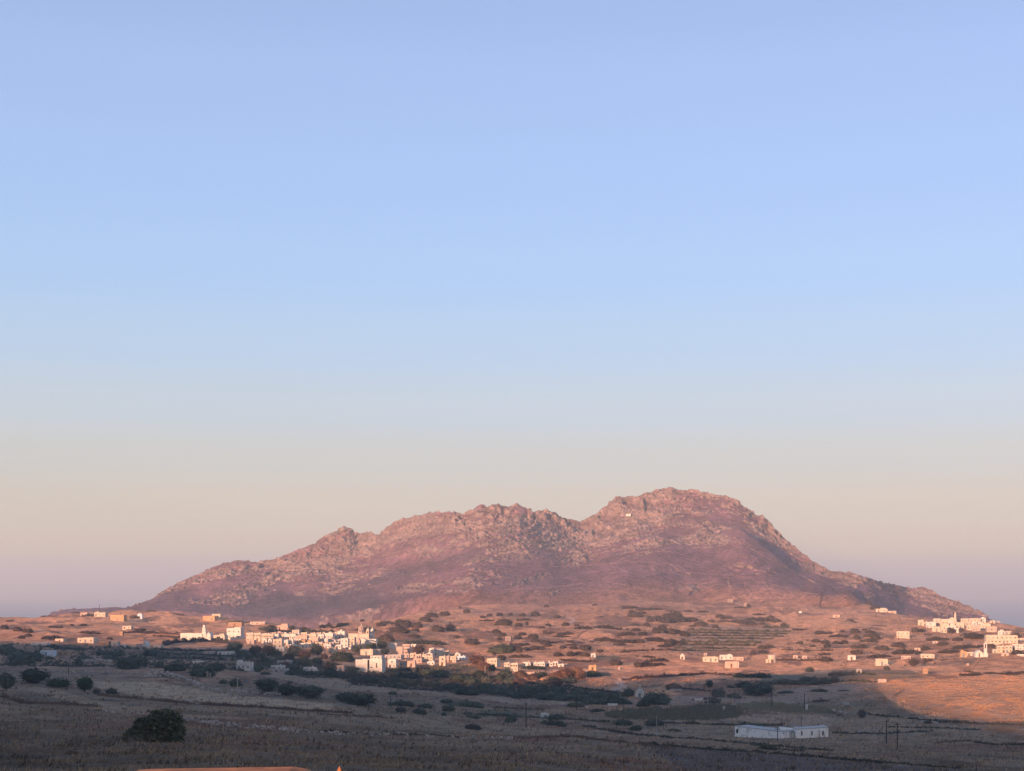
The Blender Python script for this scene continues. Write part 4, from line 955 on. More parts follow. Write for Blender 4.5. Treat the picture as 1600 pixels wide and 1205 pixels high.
def house(crop, x0, y0, x1, y1, tone, nwin, floors, label, group=None, yaw=None, chim=True, seed=None, dep=None, name='house', cat='house', cube=None, pent=None):
    k = 3.95 if crop in CROPS else 6.957
    if crop == 'U': k = 1; u0, v0, u1, v1 = x0, y0, x1, y1
    else: (u0, v0), (u1, v1) = P(crop, x0, y0), P(crop, x1, y1)
    p = at((u0 + u1) / 2, v1); D = p.y; wt = (u1 - u0) * D / F; H_ = (v1 - v0) * D / F
    seed = seed if seed is not None else int(u0 * 7 + v1 * 13); g = random.Random(seed)
    yaw = R(-g.uniform(4, 14)) if yaw is None else R(yaw)
    dp = dep or min(max(3.2, wt * .7), 6.5)
    W_ = max((wt - dp * abs(math.sin(yaw))) / math.cos(yaw), wt * .55)
    px = (u0 - 800) / F * D
    if yaw > 0: px += dp * math.sin(yaw)
    t = thing(name, (px, D, p.z), yaw, label, cat, group)
    build_block(t, W_, dp, H_, tone, nwin, floors, seed=seed)
    if pent:   # a smaller room on the roof
        a, b_, hh = pent; build_block(t, W_ * (b_ - a), dp * .7, H_ + hh, tone, 1 if W_ * (b_ - a) > 1.6 else 0, 1, False, x0=W_ * a, y0=dp * .15, z0=H_ - .43, seed=seed + 1)
    if chim and not pent: part('chimney', t, MW[tone], [(W_ * .7, dp * .4, H_ - .45, W_ * .7 + .5, dp * .4 + .5, H_ + .55)])
    return t, W_, dp, H_
TN = {'white': 'white', 'cream': 'cream', 'pink': 'pinkish', 'ochre': 'ochre', 'stone': 'rough stone', 'grey': 'grey', 'brown': 'brown', 'blue': 'bluish white'}
def row(crop, items, where, group, grow=1.0):
    items = sorted(items, key=lambda i: i[0] + i[2])
    for n, it in enumerate(items):
        x0, y0, x1, y1, tone, nw, fl = it[:7]
        x0, x1 = x0 - (x1 - x0) * .03, x1 + (x1 - x0) * .05
        kind = {1: 'one-storey', 2: 'two-storey', 3: 'three-storey'}[fl]
        kw = it[7] if len(it) > 7 else {}
        house(crop, x0, y0, x1, y1, tone, nw, fl, f'{TN[tone]} {kind} house, {ORD[n] if n < 20 else ORD[n]} from the left in {where}', group, **kw)
GV = 'houses of the village below the domed church'
row('V', [(105,270,185,365,'cream',(2,3),2),(185,272,268,366,'cream',(1,4),2),(268,280,330,378,'cream',(2,3),2),(330,282,400,380,'cream',(1,3),2),(400,285,462,350,'white',2,1),(462,285,520,345,'cream',3,1),(520,285,580,350,'white',2,1),(580,282,642,352,'white',3,1),
          (642,300,770,368,'pink',2,1),(770,285,880,345,'cream',3,1),(880,288,950,372,'white',(1,2),2),(950,275,1060,345,'white',3,1),(1060,292,1098,340,'white',1,1),(1098,252,1185,340,'white',(2,1),2,dict(pent=(.3,.6,1.0)))], 'the top row of the hillside village', GV)
row('V', [(110,350,200,392,'pink',1,1),(395,340,500,442,'cream',(2,2),2),(500,350,558,420,'white',1,1),(556,352,620,412,'white',2,1),(620,352,682,405,'pink',2,1),(680,350,745,400,'ochre',2,1),(745,352,805,402,'ochre',2,1),(805,320,892,405,'pink',(3,0),1,dict(chim=False)),
          (890,335,945,402,'cream',2,1),(943,335,1000,404,'white',2,1),(1000,348,1080,405,'white',2,1),(1080,345,1130,400,'white',1,1),(1130,332,1212,432,'white',(2,2),2),(1212,318,1290,400,'cream',(1,2),2),(1290,345,1345,408,'pink',1,1,dict(pent=(.2,.7,1.1)))], 'the middle row of the village', GV)
row('V', [(430,428,520,468,'white',2,1),(520,405,575,440,'cream',1,1),(575,395,640,432,'white',2,1),(640,400,700,436,'cream',1,1),(700,398,780,428,'white',2,1),(905,455,958,502,'pink',0,1),(955,395,1030,440,'white',2,1),(1000,430,1090,490,'cream',(2,1),2),(1075,400,1142,446,'white',2,1),(1180,428,1240,450,'white',1,1)], 'the bottom row of the village', GV)
_g = random.Random(77)
def infill(xa, xb, step, bot, ht):
    out = []; x = xa
    while x < xb:
        w_ = step * _g.uniform(.75, 1.15); b_ = bot + _g.uniform(-4, 5); out.append((x, b_ - ht * _g.uniform(.8, 1.25), x + w_, b_, _g.choice(['white', 'white', 'cream', 'cream', 'pink']), _g.choice([1, 2, 2]), 1, dict(pent=(.2, .6, .7)) if _g.random() < .3 else {})); x += w_ * _g.uniform(.95, 1.2)
    return out
row('V', infill(290, 1080, 66, 316, 42), 'the hindmost row of the village', GV)
row('V', infill(280, 1330, 62, 384, 42), 'the second row of the village', GV)
row('V', infill(690, 1200, 60, 417, 40), 'the fourth row of the village', GV)
row('W', infill(560, 900, 62, 470, 40), 'the middle row right of the church', 'houses of the cluster right of the domed church')
row('Y', infill(520, 900, 60, 196, 38) + infill(905, 1230, 60, 192, 34), 'the middle row of the ridge village', 'houses of the ridge village on the right')
row('V', [(0,590,160,682,'white',(3,3),1,dict(pent=(.0,.25,.8))),(345,662,542,697,'grey',3,1,dict(chim=False)),(375,625,512,664,'white',2,1),(443,570,585,606,'grey',2,1),(1088,625,1172,690,'pink',1,1,dict(chim=False)),(1360,340,1520,402,'white',0,1,dict(chim=False))], 'the shaded row below the village', 'buildings in the shade below the village')
# house with a stepped outside stair in the shade
t, W_, dp, H_ = house('V', 722, 645, 862, 690, 'white', 2, 1, 'white shaded house with a stepped white stair wall on its right side', seed=5)
part('stair_wall', t, MW['white'], [(W_ + .003 + i * .55, 0, -2 - i * .3, W_ + .553 + i * .55, 1.2, H_ * .95 - i * .5) for i in range(7)])
# buildings above and left of the village
def one(crop, x0, y0, x1, y1, tone, nw, fl, label, **kw): return house(crop, x0, y0, x1, y1, tone, nw, fl, label, **kw)
one('V', 145, 150, 328, 178, 'pink', 4, 1, 'long low pinkish building on the crest above the village', chim=False)
one('V', 435, 190, 565, 235, 'pink', 2, 1, 'pinkish house with a roof room between dark trees above the village', pent=(.4, .95, 1.2))
one('V', 600, 240, 692, 282, 'cream', 2, 1, 'small cream house half hidden behind the top village row')
one('B', 412, 322, 516, 392, 'white', (3, 3), 2, 'white two-storey house with dark ground floor, alone left of the village', yaw=-14, pent=(.5, .95, .6))
one('B', 330, 366, 412, 402, 'cream', (3, 1), 1, 'low cream house between white chapel and two-storey white house', pent=(.5, .9, 1.0))
one('B', 265, 247, 352, 276, 'ochre', 2, 1, 'ochre block with a flat roof on the crest above the chapel', chim=False, yaw=-14)
one('B', 320, 235, 376, 262, 'cream', 2, 1, 'cream block standing behind the ochre crest building', chim=False)
one('B', 420, 286, 512, 312, 'brown', 1, 1, 'brown stone barn above the two-storey white house', chim=False)
one('B', 555, 284, 660, 300, 'pink', 3, 1, 'low pinkish shed on the skyline behind the village', chim=False)
one('B', 270, 465, 336, 480, 'pink', 1, 1, 'tiny pinkish hut on the shaded terraces', chim=False)
one('B', 352, 467, 448, 488, 'white', 2, 1, 'low white hut on the shaded terraces below the village', chim=False)
one('B', 188, 526, 262, 540, 'white', 1, 1, 'narrow white roof strip among the dark trees', chim=False)
one('B', 498, 622, 566, 665, 'stone', 1, 1, 'roofless stone ruin behind the wooden pole', chim=False, name='stone_ruin', cat='ruin')
one('A', 495, 227, 546, 248, 'pink', 2, 1, 'small pinkish cottage leftmost on the left ridge crest')
one('A', 582, 226, 655, 252, 'cream', 3, 1, 'cream farmhouse with a mast on the left ridge crest', pent=(.1, .4, .8))
one('A', 680, 241, 776, 277, 'ochre', 1, 1, 'big plain ochre block on the left ridge', yaw=-10, chim=False)
one('A', 846, 238, 880, 264, 'blue', 1, 1, 'small bluish dovecote with a stepped top on the left ridge', pent=(.2, .8, .9))
one('A', 756, 309, 816, 328, 'cream', 2, 1, 'small cream house beside a green bush on the left ridge')
one('A', 738, 343, 760, 368, 'brown', 0, 1, 'tiny brown stone hut below the small cream house', chim=False)
one('A', 340, 388, 402, 404, 'cream', 1, 1, 'small cream box house near the shadow edge on the left', chim=False)
one('A', 478, 382, 598, 413, 'cream', 3, 1, 'wide cream farmhouse with a chimney near the shadow edge')
one('A', 612, 402, 686, 432, 'brown', 1, 1, 'brown barn right of the wide cream farmhouse', chim=False)
one('A', 686, 405, 736, 433, 'grey', 1, 1, 'dark grey shed attached right of the brown barn', chim=False)
one('A', 193, 413, 296, 429, 'white', 3, 1, 'low white house half sunk behind trees on the far left')
one('A', 248, 461, 334, 494, 'blue', 1, 1, 'bluish white shed in the shade on the left', chim=False)
one('A', 356, 463, 432, 491, 'brown', 2, 1, 'brown shed with two openings right of the bluish shed', chim=False)
one('A', 744, 424, 775, 438, 'white', 0, 1, 'tiny white hut right of the dark grey shed', chim=False)
one('A', 945, 426, 1004, 444, 'grey', 1, 1, 'grey hut under the white chapel hedge', chim=False)
# the cluster right of the church
row('W', [(480,312,560,378,'white',0,2,dict(chim=False)),(552,352,622,445,'pink',(0,0),2,dict(chim=False)),(620,325,702,432,'pink',(4,4),3,dict(chim=False)),(700,325,770,352,'white',1,1,dict(chim=False)),(845,415,878,447,'white',1,1),(908,370,966,440,'white',(1,1),2),(968,376,1072,446,'white',(3,2),2),(1070,396,1126,452,'cream',(1,2),2)],
    'the back row right of the church', 'houses of the cluster right of the domed church')
row('W', [(165,382,300,446,'cream',1,1),(300,384,376,446,'cream',0,1,dict(chim=False)),(430,440,622,484,'grey',4,1,dict(chim=False)),(460,488,562,582,'white',(2,1),2),(588,505,672,574,'pink',(2,0),1),(672,507,762,578,'pink',1,1),(738,478,835,532,'pink',2,1,dict(pent=(.1,.4,1.2))),(835,450,962,522,'cream',(3,3),2),(890,512,972,552,'white',2,1),(1018,456,1090,560,'cream',(1,1),2),(1088,452,1135,520,'pink',(2,2),2),(1135,455,1202,522,'cream',(2,1),2),(1200,455,1312,492,'blue',3,1),(1190,425,1252,457,'white',1,1,dict(pent=(.2,.6,.6)))],
    'the front row right of the church', 'houses of the cluster right of the domed church')
# the large cream building
p0 = P('W', 108, 628); p = at(590, 1050.5); D = p.y; kx = D / F
t = thing('large_building', ((p0[0] - 800) * kx, D, p.z), R(-16), 'large pale block with a dark vertical slot and three small top windows', 'building', None)
tw = (433 - 108) / 6.957 * kx; a16 = R(16); fw = (tw - 5 * math.sin(a16)) / math.cos(a16); hL = (625 - 487) / 6.957 * kx
part('wall', t, MW['white'], [], walls_fn(fw * .45, 8, hL)); part('roof', t, M_roof, [(.3, .302, hL - .62, fw * .45 - .3, 7.7, hL - .44)])
part('slot', t, M_void, [(fw * .452, .9, 0, fw * .52, 6, hL * .93)], None)
part('main_wall', t, MW['white'], [], walls_fn(fw * .475, 5, hL * 1.02, [(fw * .56, fw * .63, hL * .36, hL * .44), (fw * .78, fw * .82, hL * .35, hL * .75)], x0=fw * .525))
part('roof', t, M_roof, [(fw * .525 + .302, .302, hL * 1.02 - .62, fw - .302, 4.698, hL * 1.02 - .44)])
part('window', t, M_void, [(fw * .56, .16, hL * .36, fw * .63, .2, hL * .44)]); part('window', t, M_void, [(fw * .78, .16, hL * .35, fw * .82, .2, hL * .75)])
part('ledge', t, MW['white'], [(fw * .46, -.25, hL * .18, fw * .70, -.003, hL * .22)])
zt = hL * 1.02; hu = 40 / 6.957 * kx
ow = [(fw * (.60 + .12 * i), fw * (.60 + .12 * i) + .7, zt + hu * .35, zt + hu * .62) for i in range(3)]
part('upper_storey', t, MW['white'], [], walls_fn(fw * .42, 3.9, zt + hu, ow, z0=zt - .43, x0=fw * .55, y0=.42))
part('roof', t, M_roof, [(fw * .55 + .302, .722, zt + hu - .62, fw * .97 - .302, 4.018, zt + hu - .44)])
for o_ in ow: part('window', t, M_glass, [(o_[0], .58, o_[2], o_[1], .62, o_[3])])
# valley houses
one('X', 145, 272, 287, 362, 'cream', (2, 3), 2, 'cream two-storey house with dark windows, left of the valley pair', yaw=-20)
one('X', 330, 316, 402, 382, 'cream', (2, 2), 2, 'left half of the cream valley house pair under trees')
one('X', 402, 322, 492, 415, 'cream', (2, 3), 2, 'taller right half of the cream valley house pair', yaw=-10)
row('X', [(535,310,622,357,'white',2,1),(622,314,692,352,'white',2,1),(692,310,782,357,'white',3,1),(795,314,862,357,'white',(2,1),1,dict(pent=(.3,.5,1.0))),(860,305,922,352,'white',2,1),(920,332,985,360,'white',1,1),(985,330,1030,350,'pink',1,1,dict(chim=False))], 'the white terrace row in the valley', 'white terrace row in the valley')
one('X', 545, 424, 678, 449, 'pink', 4, 1, 'long low pinkish white building under two thin poles', chim=False)
one('X', 1275, 218, 1332, 258, 'white', 1, 1, 'tiny white hut alone at the foot of the brown slope', dep=3)
one('X', 1250, 345, 1345, 402, 'ochre', 1, 1, 'orange ochre cottage with a chimney at the end of the scrub line')
one('X', 1574, 370, 1602, 392, 'cream', 0, 1, 'tiny cream hut on the knoll behind the winding track', chim=False)
# chapel with dome and belfry in the shade, hut beside it
def cone_bm(bm, c, r, h, n=12, r2=0.0):
    a = [bm.verts.new((c[0] + r * math.cos(6.2832 * i / n), c[1] + r * math.sin(6.2832 * i / n), c[2])) for i in range(n)]
    if r2 <= 0:
        tp = bm.verts.new((c[0], c[1], c[2] + h))
        for i in range(n): bm.faces.new((a[i], a[(i + 1) % n], tp))
    else:
        b_ = [bm.verts.new((c[0] + r2 * math.cos(6.2832 * i / n), c[1] + r2 * math.sin(6.2832 * i / n), c[2] + h)) for i in range(n)]
        for i in range(n): bm.faces.new((a[i], a[(i + 1) % n], b_[(i + 1) % n], b_[i]))
        bm.faces.new(b_)
def dome_bm(bm, c, r, h, n=16, m=6):
    rings = []
    for j in range(m):
        t_ = j / m * math.pi / 2
        rings.append([bm.verts.new((c[0] + r * math.cos(t_) * math.cos(6.2832 * i / n), c[1] + r * math.cos(t_) * math.sin(6.2832 * i / n), c[2] + h * math.sin(t_))) for i in range(n)])
    tp = bm.verts.new((c[0], c[1], c[2] + h))
    for j in range(m - 1):
        for i in range(n): bm.faces.new((rings[j][i], rings[j][(i + 1) % n], rings[j + 1][(i + 1) % n], rings[j + 1][i]))
    for i in range(n): bm.faces.new((rings[-1][i], rings[-1][(i + 1) % n], tp))
def cross(t, x, y, z, s=1.0, mat=None):
    part('cross', t, mat or MW['white'], [(x - .06 * s, y - .06 * s, z, x + .06 * s, y + .06 * s, z + 1.1 * s), (x - .35 * s, y - .05 * s, z + .65 * s, x - .06 * s - .002, y + .05 * s, z + .79 * s), (x + .06 * s + .002, y - .05 * s, z + .65 * s, x + .35 * s, y + .05 * s, z + .79 * s)])
def gable(W_, D_, H_, rise, x0=0, y0=0):
    def fn(bm):
        v = [bm.verts.new(c) for c in ((x0, y0, H_), (x0 + W_, y0, H_), (x0 + W_, y0 + D_, H_), (x0, y0 + D_, H_), (x0 + W_ / 2, y0, H_ + rise), (x0 + W_ / 2, y0 + D_, H_ + rise))]
        for f in ((0, 1, 4), (1, 2, 5, 4), (2, 3, 5), (3, 0, 4, 5), (3, 2, 1, 0)): bm.faces.new([v[i] for i in f])
    return fn
t, W_, dp, H_ = house('D', 960, 712, 1016, 750, 'white', (1, 2), 1, 'small white chapel with a little belfry in the shaded valley', name='chapel', cat='chapel', chim=False)
part('upper_block', t, MW['white'], [(W_ * .2, .6, H_ - .44, W_ * .85, dp - .8, H_ + .9)])
part('belfry', t, MW['white'], [(W_ * .42, 1.0, H_ + .903, W_ * .42 + .22, 1.5, H_ + 2.1), (W_ * .42 + .6, 1.0, H_ + .903, W_ * .42 + .82, 1.5, H_ + 2.1), (W_ * .42, 1.0, H_ + 2.103, W_ * .42 + .82, 1.5, H_ + 2.4)])
cross(t, W_ * .42 + .41, 1.25, H_ + 2.402, .6)
one('D', 788, 789, 852, 802, 'white', 0, 1, 'low pale slab wall lying in front of the chapel trees', chim=False, dep=2, name='slab_wall', cat='wall')
one('E', 335, 757, 388, 768, 'white', 0, 1, 'thin pale slab wall right of the small upright tree', chim=False, dep=1.2, name='slab_wall', cat='wall')
one('E', 512, 806, 526, 838, 'white', 0, 1, 'tiny upright white wayside shrine in the reeds', chim=False, dep=1.2, name='wayside_shrine', cat='shrine')
one('D', 650, 806, 668, 815, 'white', 0, 1, 'tiny white box near the valley hedge', chim=False, dep=1.5, name='water_trough', cat='trough')
one('E', 1022, 792, 1037, 832, 'white', 0, 1, 'white pillar box beside the pole in the shaded field', chim=False, dep=.8, name='electrical_cabinet', cat='cabinet')
one('E', 180, 697, 262, 706, 'grey', 0, 1, 'low grey wall at the edge of the shadow right of the chapel', chim=False, dep=1.0, name='low_wall', cat='wall')
one('F', 70, 780, 112, 797, 'grey', 0, 1, 'small grey block in the field left of the leaning tree', chim=False, dep=2.4, name='field_shed', cat='shed')
# cottages on the lit rise
row('E', [(390,500,490,531,'cream',3,1),(493,489,576,516,'white',3,1,dict(pent=(.6,.9,.6))),(575,501,640,521,'pink',2,1,dict(chim=False))], 'the three joined cottages below the vineyard', 'cottages below the vineyard')
one('E', 393, 477, 420, 492, 'pink', 1, 1, 'tiny pinkish cabin behind the cream cottages', chim=False)
one('E', 524, 530, 619, 566, 'pink', 1, 1, 'pinkish cottage with a narrow door in front of the others', chim=False, yaw=-8)
t, W_, dp, H_ = house('E', 248, 490, 279, 515, 'white', 1, 1, 'small white barrel-vaulted chapel below the vineyard', name='chapel', cat='chapel', chim=False, yaw=-8)
part('vault', t, MW['white'], [], gable(W_, dp, H_ + .003, 1.1)); 
p = at(1207, 1036); kx = p.y / F
t = thing('round_house', (p.x, p.y + 2, p.z), R(-10), 'round cream tower house like a windmill stump with a low annex', 'house')
part('wall', t, MW['cream'], [], lambda bm: cone_bm(bm, (0, 1, -1.5), 52 / 3.95 / 2 * kx, 45 / 3.95 * kx + 1.5, 20, 50 / 3.95 / 2 * kx))
part('parapet_rim', t, MW['white'], [], lambda bm: cone_bm(bm, (0, 1, 45 / 3.95 * kx + .003), 50.5 / 3.95 / 2 * kx, .22, 20, 50.5 / 3.95 / 2 * kx))
part('annex', t, MW['cream'], [(-52 / 3.95 * .72 * kx, -1.2, -1.5, -52 / 3.95 * .42 * kx, 3, 22 / 3.95 * kx)])
part('door', t, M_doorb, [(-.5, -2.62, 0, .5, -2.2, 2)])
one('E', 945, 490, 978, 509, 'pink', 1, 1, 'small pinkish hut right of the round house', chim=False)
one('E', 1000, 493, 1036, 509, 'pink', 1, 1, 'second small pinkish hut right of the round house', chim=False)
one('E', 540, 143, 577, 164, 'stone', 1, 1, 'left stone ruin in the scrub under the mountain', chim=False, name='stone_ruin', cat='ruin')
one('E', 640, 166, 682, 192, 'stone', 1, 1, 'right stone ruin with a dark hollow under the mountain', chim=False, name='stone_ruin', cat='ruin')
one('D', 155, 372, 196, 402, 'stone', 1, 1, 'two stump stone ruin on the slope above the hollow', chim=False, name='stone_ruin', cat='ruin')
one('E', 980, 218, 1000, 230, 'white', 0, 1, 'speck-sized pale hut high on the right slope', chim=False, dep=3)
one('F', 5, 240, 52, 256, 'pink', 1, 1, 'small pinkish house alone high on the right slope', chim=False)
one('F', 272, 203, 345, 224, 'cream', 2, 1, 'cream farmhouse high on the right slope below the mountain end', pent=(.4, .9, .8))
one('F', 347, 216, 402, 229, 'pink', 1, 1, 'low pinkish wing right of the high farmhouse', chim=False)
# ridge village
GR = 'houses of the ridge village on the right'
row('Y', [(450,132,512,190,'cream',1,1),(500,158,545,200,'cream',1,1),(542,155,642,213,'white',(3,1),2),(618,117,702,182,'cream',(2,1),2),(918,117,1012,178,'cream',(3,3),2),(1010,115,1132,178,'cream',(5,3),2),(1130,108,1187,166,'white',1,2,dict(pent=(.2,.7,.6))),(1222,138,1292,165,'cream',1,1),(1300,140,1345,160,'grey',2,1,dict(chim=False))], 'the skyline row of the ridge village', GR)
row('Y', [(605,205,702,258,'cream',(1,1),1),(700,198,762,272,'cream',(2,1),2),(762,196,870,236,'white',2,1),(865,165,952,226,'cream',1,1),(868,216,897,272,'white',0,1,dict(chim=False)),(980,190,1045,242,'cream',2,1),(1042,188,1132,252,'pink',(3,1),2),(1130,174,1242,232,'cream',2,1),(1200,202,1305,262,'pink',3,1)], 'the lower row of the ridge village', GR)
one('Y', 1318, 250, 1400, 291, 'white', 2, 1, 'white house with a roof room behind the long school', pent=(.3, .8, .9))
one('Y', 1400, 252, 1466, 289, 'cream', 2, 1, 'cream house right of the white house behind the school', chim=False)
t, W_, dp, H_ = house('Y', 1190, 298, 1538, 386, 'cream', (8, 7), 2, 'long cream two-storey school-like block with two rows of windows', name='long_building', cat='building', yaw=-9, dep=9, chim=False)
one('Y', 1535, 330, 1610, 356, 'cream', 2, 1, 'low cream wing cut by the right edge of the photo', chim=False)
row('Y', [(1262,452,1312,490,'cream',1,1,dict(chim=False)),(1310,412,1400,486,'cream',(2,2),2),(1398,410,1476,484,'cream',(2,2),2),(1474,394,1550,456,'white',(2,2),2),(1548,398,1615,458,'white',(2,2),2)], 'the stepped row by the gabled chapel', 'stepped row right of the gabled chapel')
one('Y', 1355, 492, 1442, 522, 'pink', 1, 1, 'small pinkish hut in front of the stepped cream row', chim=False)
one('Y', 1533, 505, 1610, 525, 'white', 2, 1, 'low white building cut by the right edge below the others', chim=False)
one('Y', 215, 255, 375, 325, 'cream', (4, 3), 2, 'cream house with four windows alone left of the ridge village', yaw=-18)
one('Y', -12, 556, 132, 626, 'cream', 1, 1, 'plain cream box house with a small window above the shadow edge', chim=False, yaw=-9)
one('Y', 408, 436, 482, 467, 'pink', 1, 1, 'small pinkish shed between scrub bushes below the ridge village', chim=False)
one('Y', 480, 503, 637, 543, 'cream', 3, 1, 'long low cream house with three openings below the ridge village', chim=False, yaw=-8)
one('Y', 268, 522, 380, 550, 'pink', 3, 1, 'long low pinkish terrace building left of the low cream house', chim=False)
one('Y', 608, 362, 670, 386, 'pink', 1, 1, 'tiny pinkish hut in the middle of the terraces', chim=False)
one('Y', 500, 661, 572, 716, 'brown', 0, 1, 'small square brown stone hut in the sunlit field', chim=False, dep=4)
one('F', 284, 638, 341, 658, 'pink', 0, 1, 'low pinkish hut exactly at the edge of the shadow', chim=False)
one('F', 330, 545, 356, 580, 'grey', 0, 1, 'dark grey block under the plain cream box house', chim=False)
one('Y', 975, 606, 1018, 626, 'pink', 2, 1, 'tiny twin pinkish huts in the field under the gabled chapel', chim=False)
one('F', 98, 490, 150, 520, 'white', 1, 1, 'small white ruin house among scrub on the terrace', chim=False)
one('F', 150, 575, 190, 600, 'grey', 1, 1, 'small pale hut on the shaded terrace below the terraces', chim=False)
# ridge church with its tower
t, W_, dp, H_ = house('Y', 700, 122, 872, 192, 'cream', 4, 1, 'ridge village church with a slim bell tower at its right end', name='church', cat='church', chim=False, yaw=-9)
part('nave_gable', t, MW['cream'], [], gable(W_ * .45, dp, H_ + .003, 1.6, x0=W_ * .5))
part('bell_tower', t, MW['cream'], [(W_ * .86, .5, H_ - .44, W_ * .86 + 1.5, 2.0, H_ + 4.3), (W_ * .86 + .3, .8, H_ + 4.303, W_ * .86 + 1.2, 1.7, H_ + 5.6)])
cross(t, W_ * .86 + .75, 1.25, H_ + 5.603, .8)
# gabled chapel with belfry on the right
p = at(P('Y', 1125, 536)[0], P('Y', 1125, 536)[1]); kx = p.y / F
t = thing('chapel', ((P('Y', 1072, 0)[0] - 800) * kx, p.y, p.z), R(-6), 'white gabled chapel with a tall slim belfry and ochre annex', 'chapel')
w_ = 84 / 6.957 * kx; h_ = 45 / 6.957 * kx
def chap(bm): walls_fn(w_, 7, h_, [], par=.01)(bm); gable(w_, 7, h_ + .003, 1.7)(bm)
part('wall', t, MW['white'], [], chap)
part('door', t, M_doorb, [(w_ * .42, -.05, 0, w_ * .58, -.003, 2.1)])
part('belfry', t, MW['white'], [(w_ + .003, .3, -1, w_ + 2.6, 1.6, h_ * .9), (w_ + .4, .5, h_ * .903, w_ + .85, 1.2, h_ * .9 + 5.2), (w_ + 1.65, .5, h_ * .903, w_ + 2.1, 1.2, h_ * .9 + 5.2), (w_ + .4, .5, h_ * .9 + 5.203, w_ + 2.1, 1.2, h_ * .9 + 6.0), (w_ + .853, .5, h_ * .903, w_ + 1.647, 1.2, h_ * .9 + 2.8)])
cross(t, w_ + 1.25, .85, h_ * .9 + 6.003, .8)
one('Y', 910, 472, 985, 537, 'ochre', 1, 1, 'yellow ochre house left of the gabled chapel', pent=(.1, .5, .7))
one('Y', 985, 482, 1070, 520, 'cream', 2, 1, 'cream link building between ochre house and gabled chapel', chim=False)
# white chapel with tapered tower, far left of the village
p = at(*P('B', 200, 396)); kx = p.y / F / 3.95
t = thing('chapel', ((P('B', 126, 0)[0] - 800) * p.y / F, p.y, p.z), R(-12), 'long white chapel with a tapering white bell tower in the sun', 'chapel')
part('wall', t, MW['white'], [], walls_fn(142 * kx, 6.5, 42 * kx, [(40 * kx, 44 * kx, 14 * kx, 22 * kx)]))
part('roof', t, M_roof, [(.302, .302, 42 * kx - .62, 142 * kx - .302, 6.19, 42 * kx - .44)]); part('window', t, M_void, [(40 * kx, .16, 14 * kx, 44 * kx, .2, 22 * kx)])
def tower(bm):
    for (r0_, z0_, h_) in ((11, 0, 52), (9, 52.1, 22), (5.5, 74.2, 20)):
        s_ = r0_ * kx * 1.2; box_bm(bm, 152 * kx - s_, .6, z0_ * kx - (2 if z0_ == 0 else 0), 152 * kx + s_, .6 + 2 * s_, (z0_ + h_) * kx)
part('bell_tower', t, MW['white'], [], tower)
part('gabled_wing', t, MW['white'], [(170 * kx, .4, -2, 196 * kx, 6, 36 * kx)], gable(26 * kx, 5.6, 36 * kx + .003, 14 * kx, x0=170 * kx, y0=.4))
# small roofless gable in the shade right of farm: white gable hut
p = at(*P('A', 892, 440)); kx = p.y / F / 3.95
t = thing('gable_hut', (p.x, p.y, p.z), R(-15), 'tiny white hut with a steep gable beside a bush on the left', 'hut')
part('wall', t, MW['white'], [(-14 * kx, 0, -1, 16 * kx, 4, 16 * kx)], gable(30 * kx, 4, 16 * kx + .003, 22 * kx, x0=-14 * kx)); part('low_wall', t, MW['pink'], [(-60 * kx, .5, -1, -14.1 * kx, 1.2, 20 * kx)])
# twin stone stumps (gate pillars) in the shaded field
for i, (x, h_) in enumerate(((291, 36), (308, 28))):
    p = at(*P('B', x, 630)); kx = p.y / F / 3.95
    t = thing('stone_pillar', (p.x, p.y, p.z), 0, ['taller', 'shorter'][i] + ' of two pale stone pillars in the shade below the terraces', 'pillar')
    part('shaft', t, MW['stone'], [(-5.5 * kx, 0, -.5, 5.5 * kx, 11 * kx, h_ * kx)]); part('cap', t, MW['grey'], [(-6.5 * kx, -.08, h_ * kx + .002, 6.5 * kx, 11 * kx + .08, h_ * kx + .15)])
# summit chapel on the mountain
pm, _, _ = mat_(981.5, 804.5)
kx = pm.y / F
t = thing('summit_chapel', (pm.x, pm.y - 4, pm.z - .5), R(-10), 'tiny white chapel high on the mountain below the summit', 'chapel')
part('wall', t, MW['white'], [(-4 * kx, 0, -1.8, 3.4 * kx, 4.5, 1.6 * kx)]); part('vault', t, MW['white'], [], gable(7.4 * kx, 4.5, 1.6 * kx + .003, .7, x0=-4 * kx)); part('door', t, M_doorb, [(-.5, -.04, 0, .5, -.003, 1.9)])

# ---------------------------------------------------------------- the domed church
p = at(566, 1000.5); D = p.y; kx = D / F / 20.0     # metres per pixel of the 20x crop of the church
yw = R(-17)
t = thing('church', ((530 + 228 / 20 - 800) * D / F, D, p.z + .3), yw, 'big cream church with a white-ribbed dome and two bell towers above the village', 'church')
Lc = (948 - 228) * kx / math.cos(yw); Hc = (570 - 385) * kx; zb = 0; dc = 9.0
ws = [(Lc * a, Lc * a + 1.0, Hc * .12, Hc * .42) for a in (.2, .38, .62, .77)]
part('nave_wall', t, MW['cream'], [], walls_fn(Lc, dc, Hc, ws, par=.3))
for o_ in ws: part('window', t, M_glass, [(o_[0], .16, o_[2], o_[1], .2, o_[3])])
def roof_fn(bm):
    v = [bm.verts.new(c) for c in ((.4, .4, Hc - .3), (Lc - .4, .4, Hc - .3), (Lc - .4, dc - .4, Hc - .3), (.4, dc - .4, Hc - .3), (3.0, dc / 2, Hc + 1.7), (Lc - .6, dc / 2, Hc + 1.7))]
    for f in ((0, 1, 5, 4), (1, 2, 5), (2, 3, 4, 5), (3, 0, 4)): bm.faces.new([v[i] for i in f])
part('tiled_roof', t, M_tile, [], roof_fn)
part('buttress', t, MW['grey'], [(Lc * .54, -.35, -1.5, Lc * .54 + .35, -.003, Hc)])
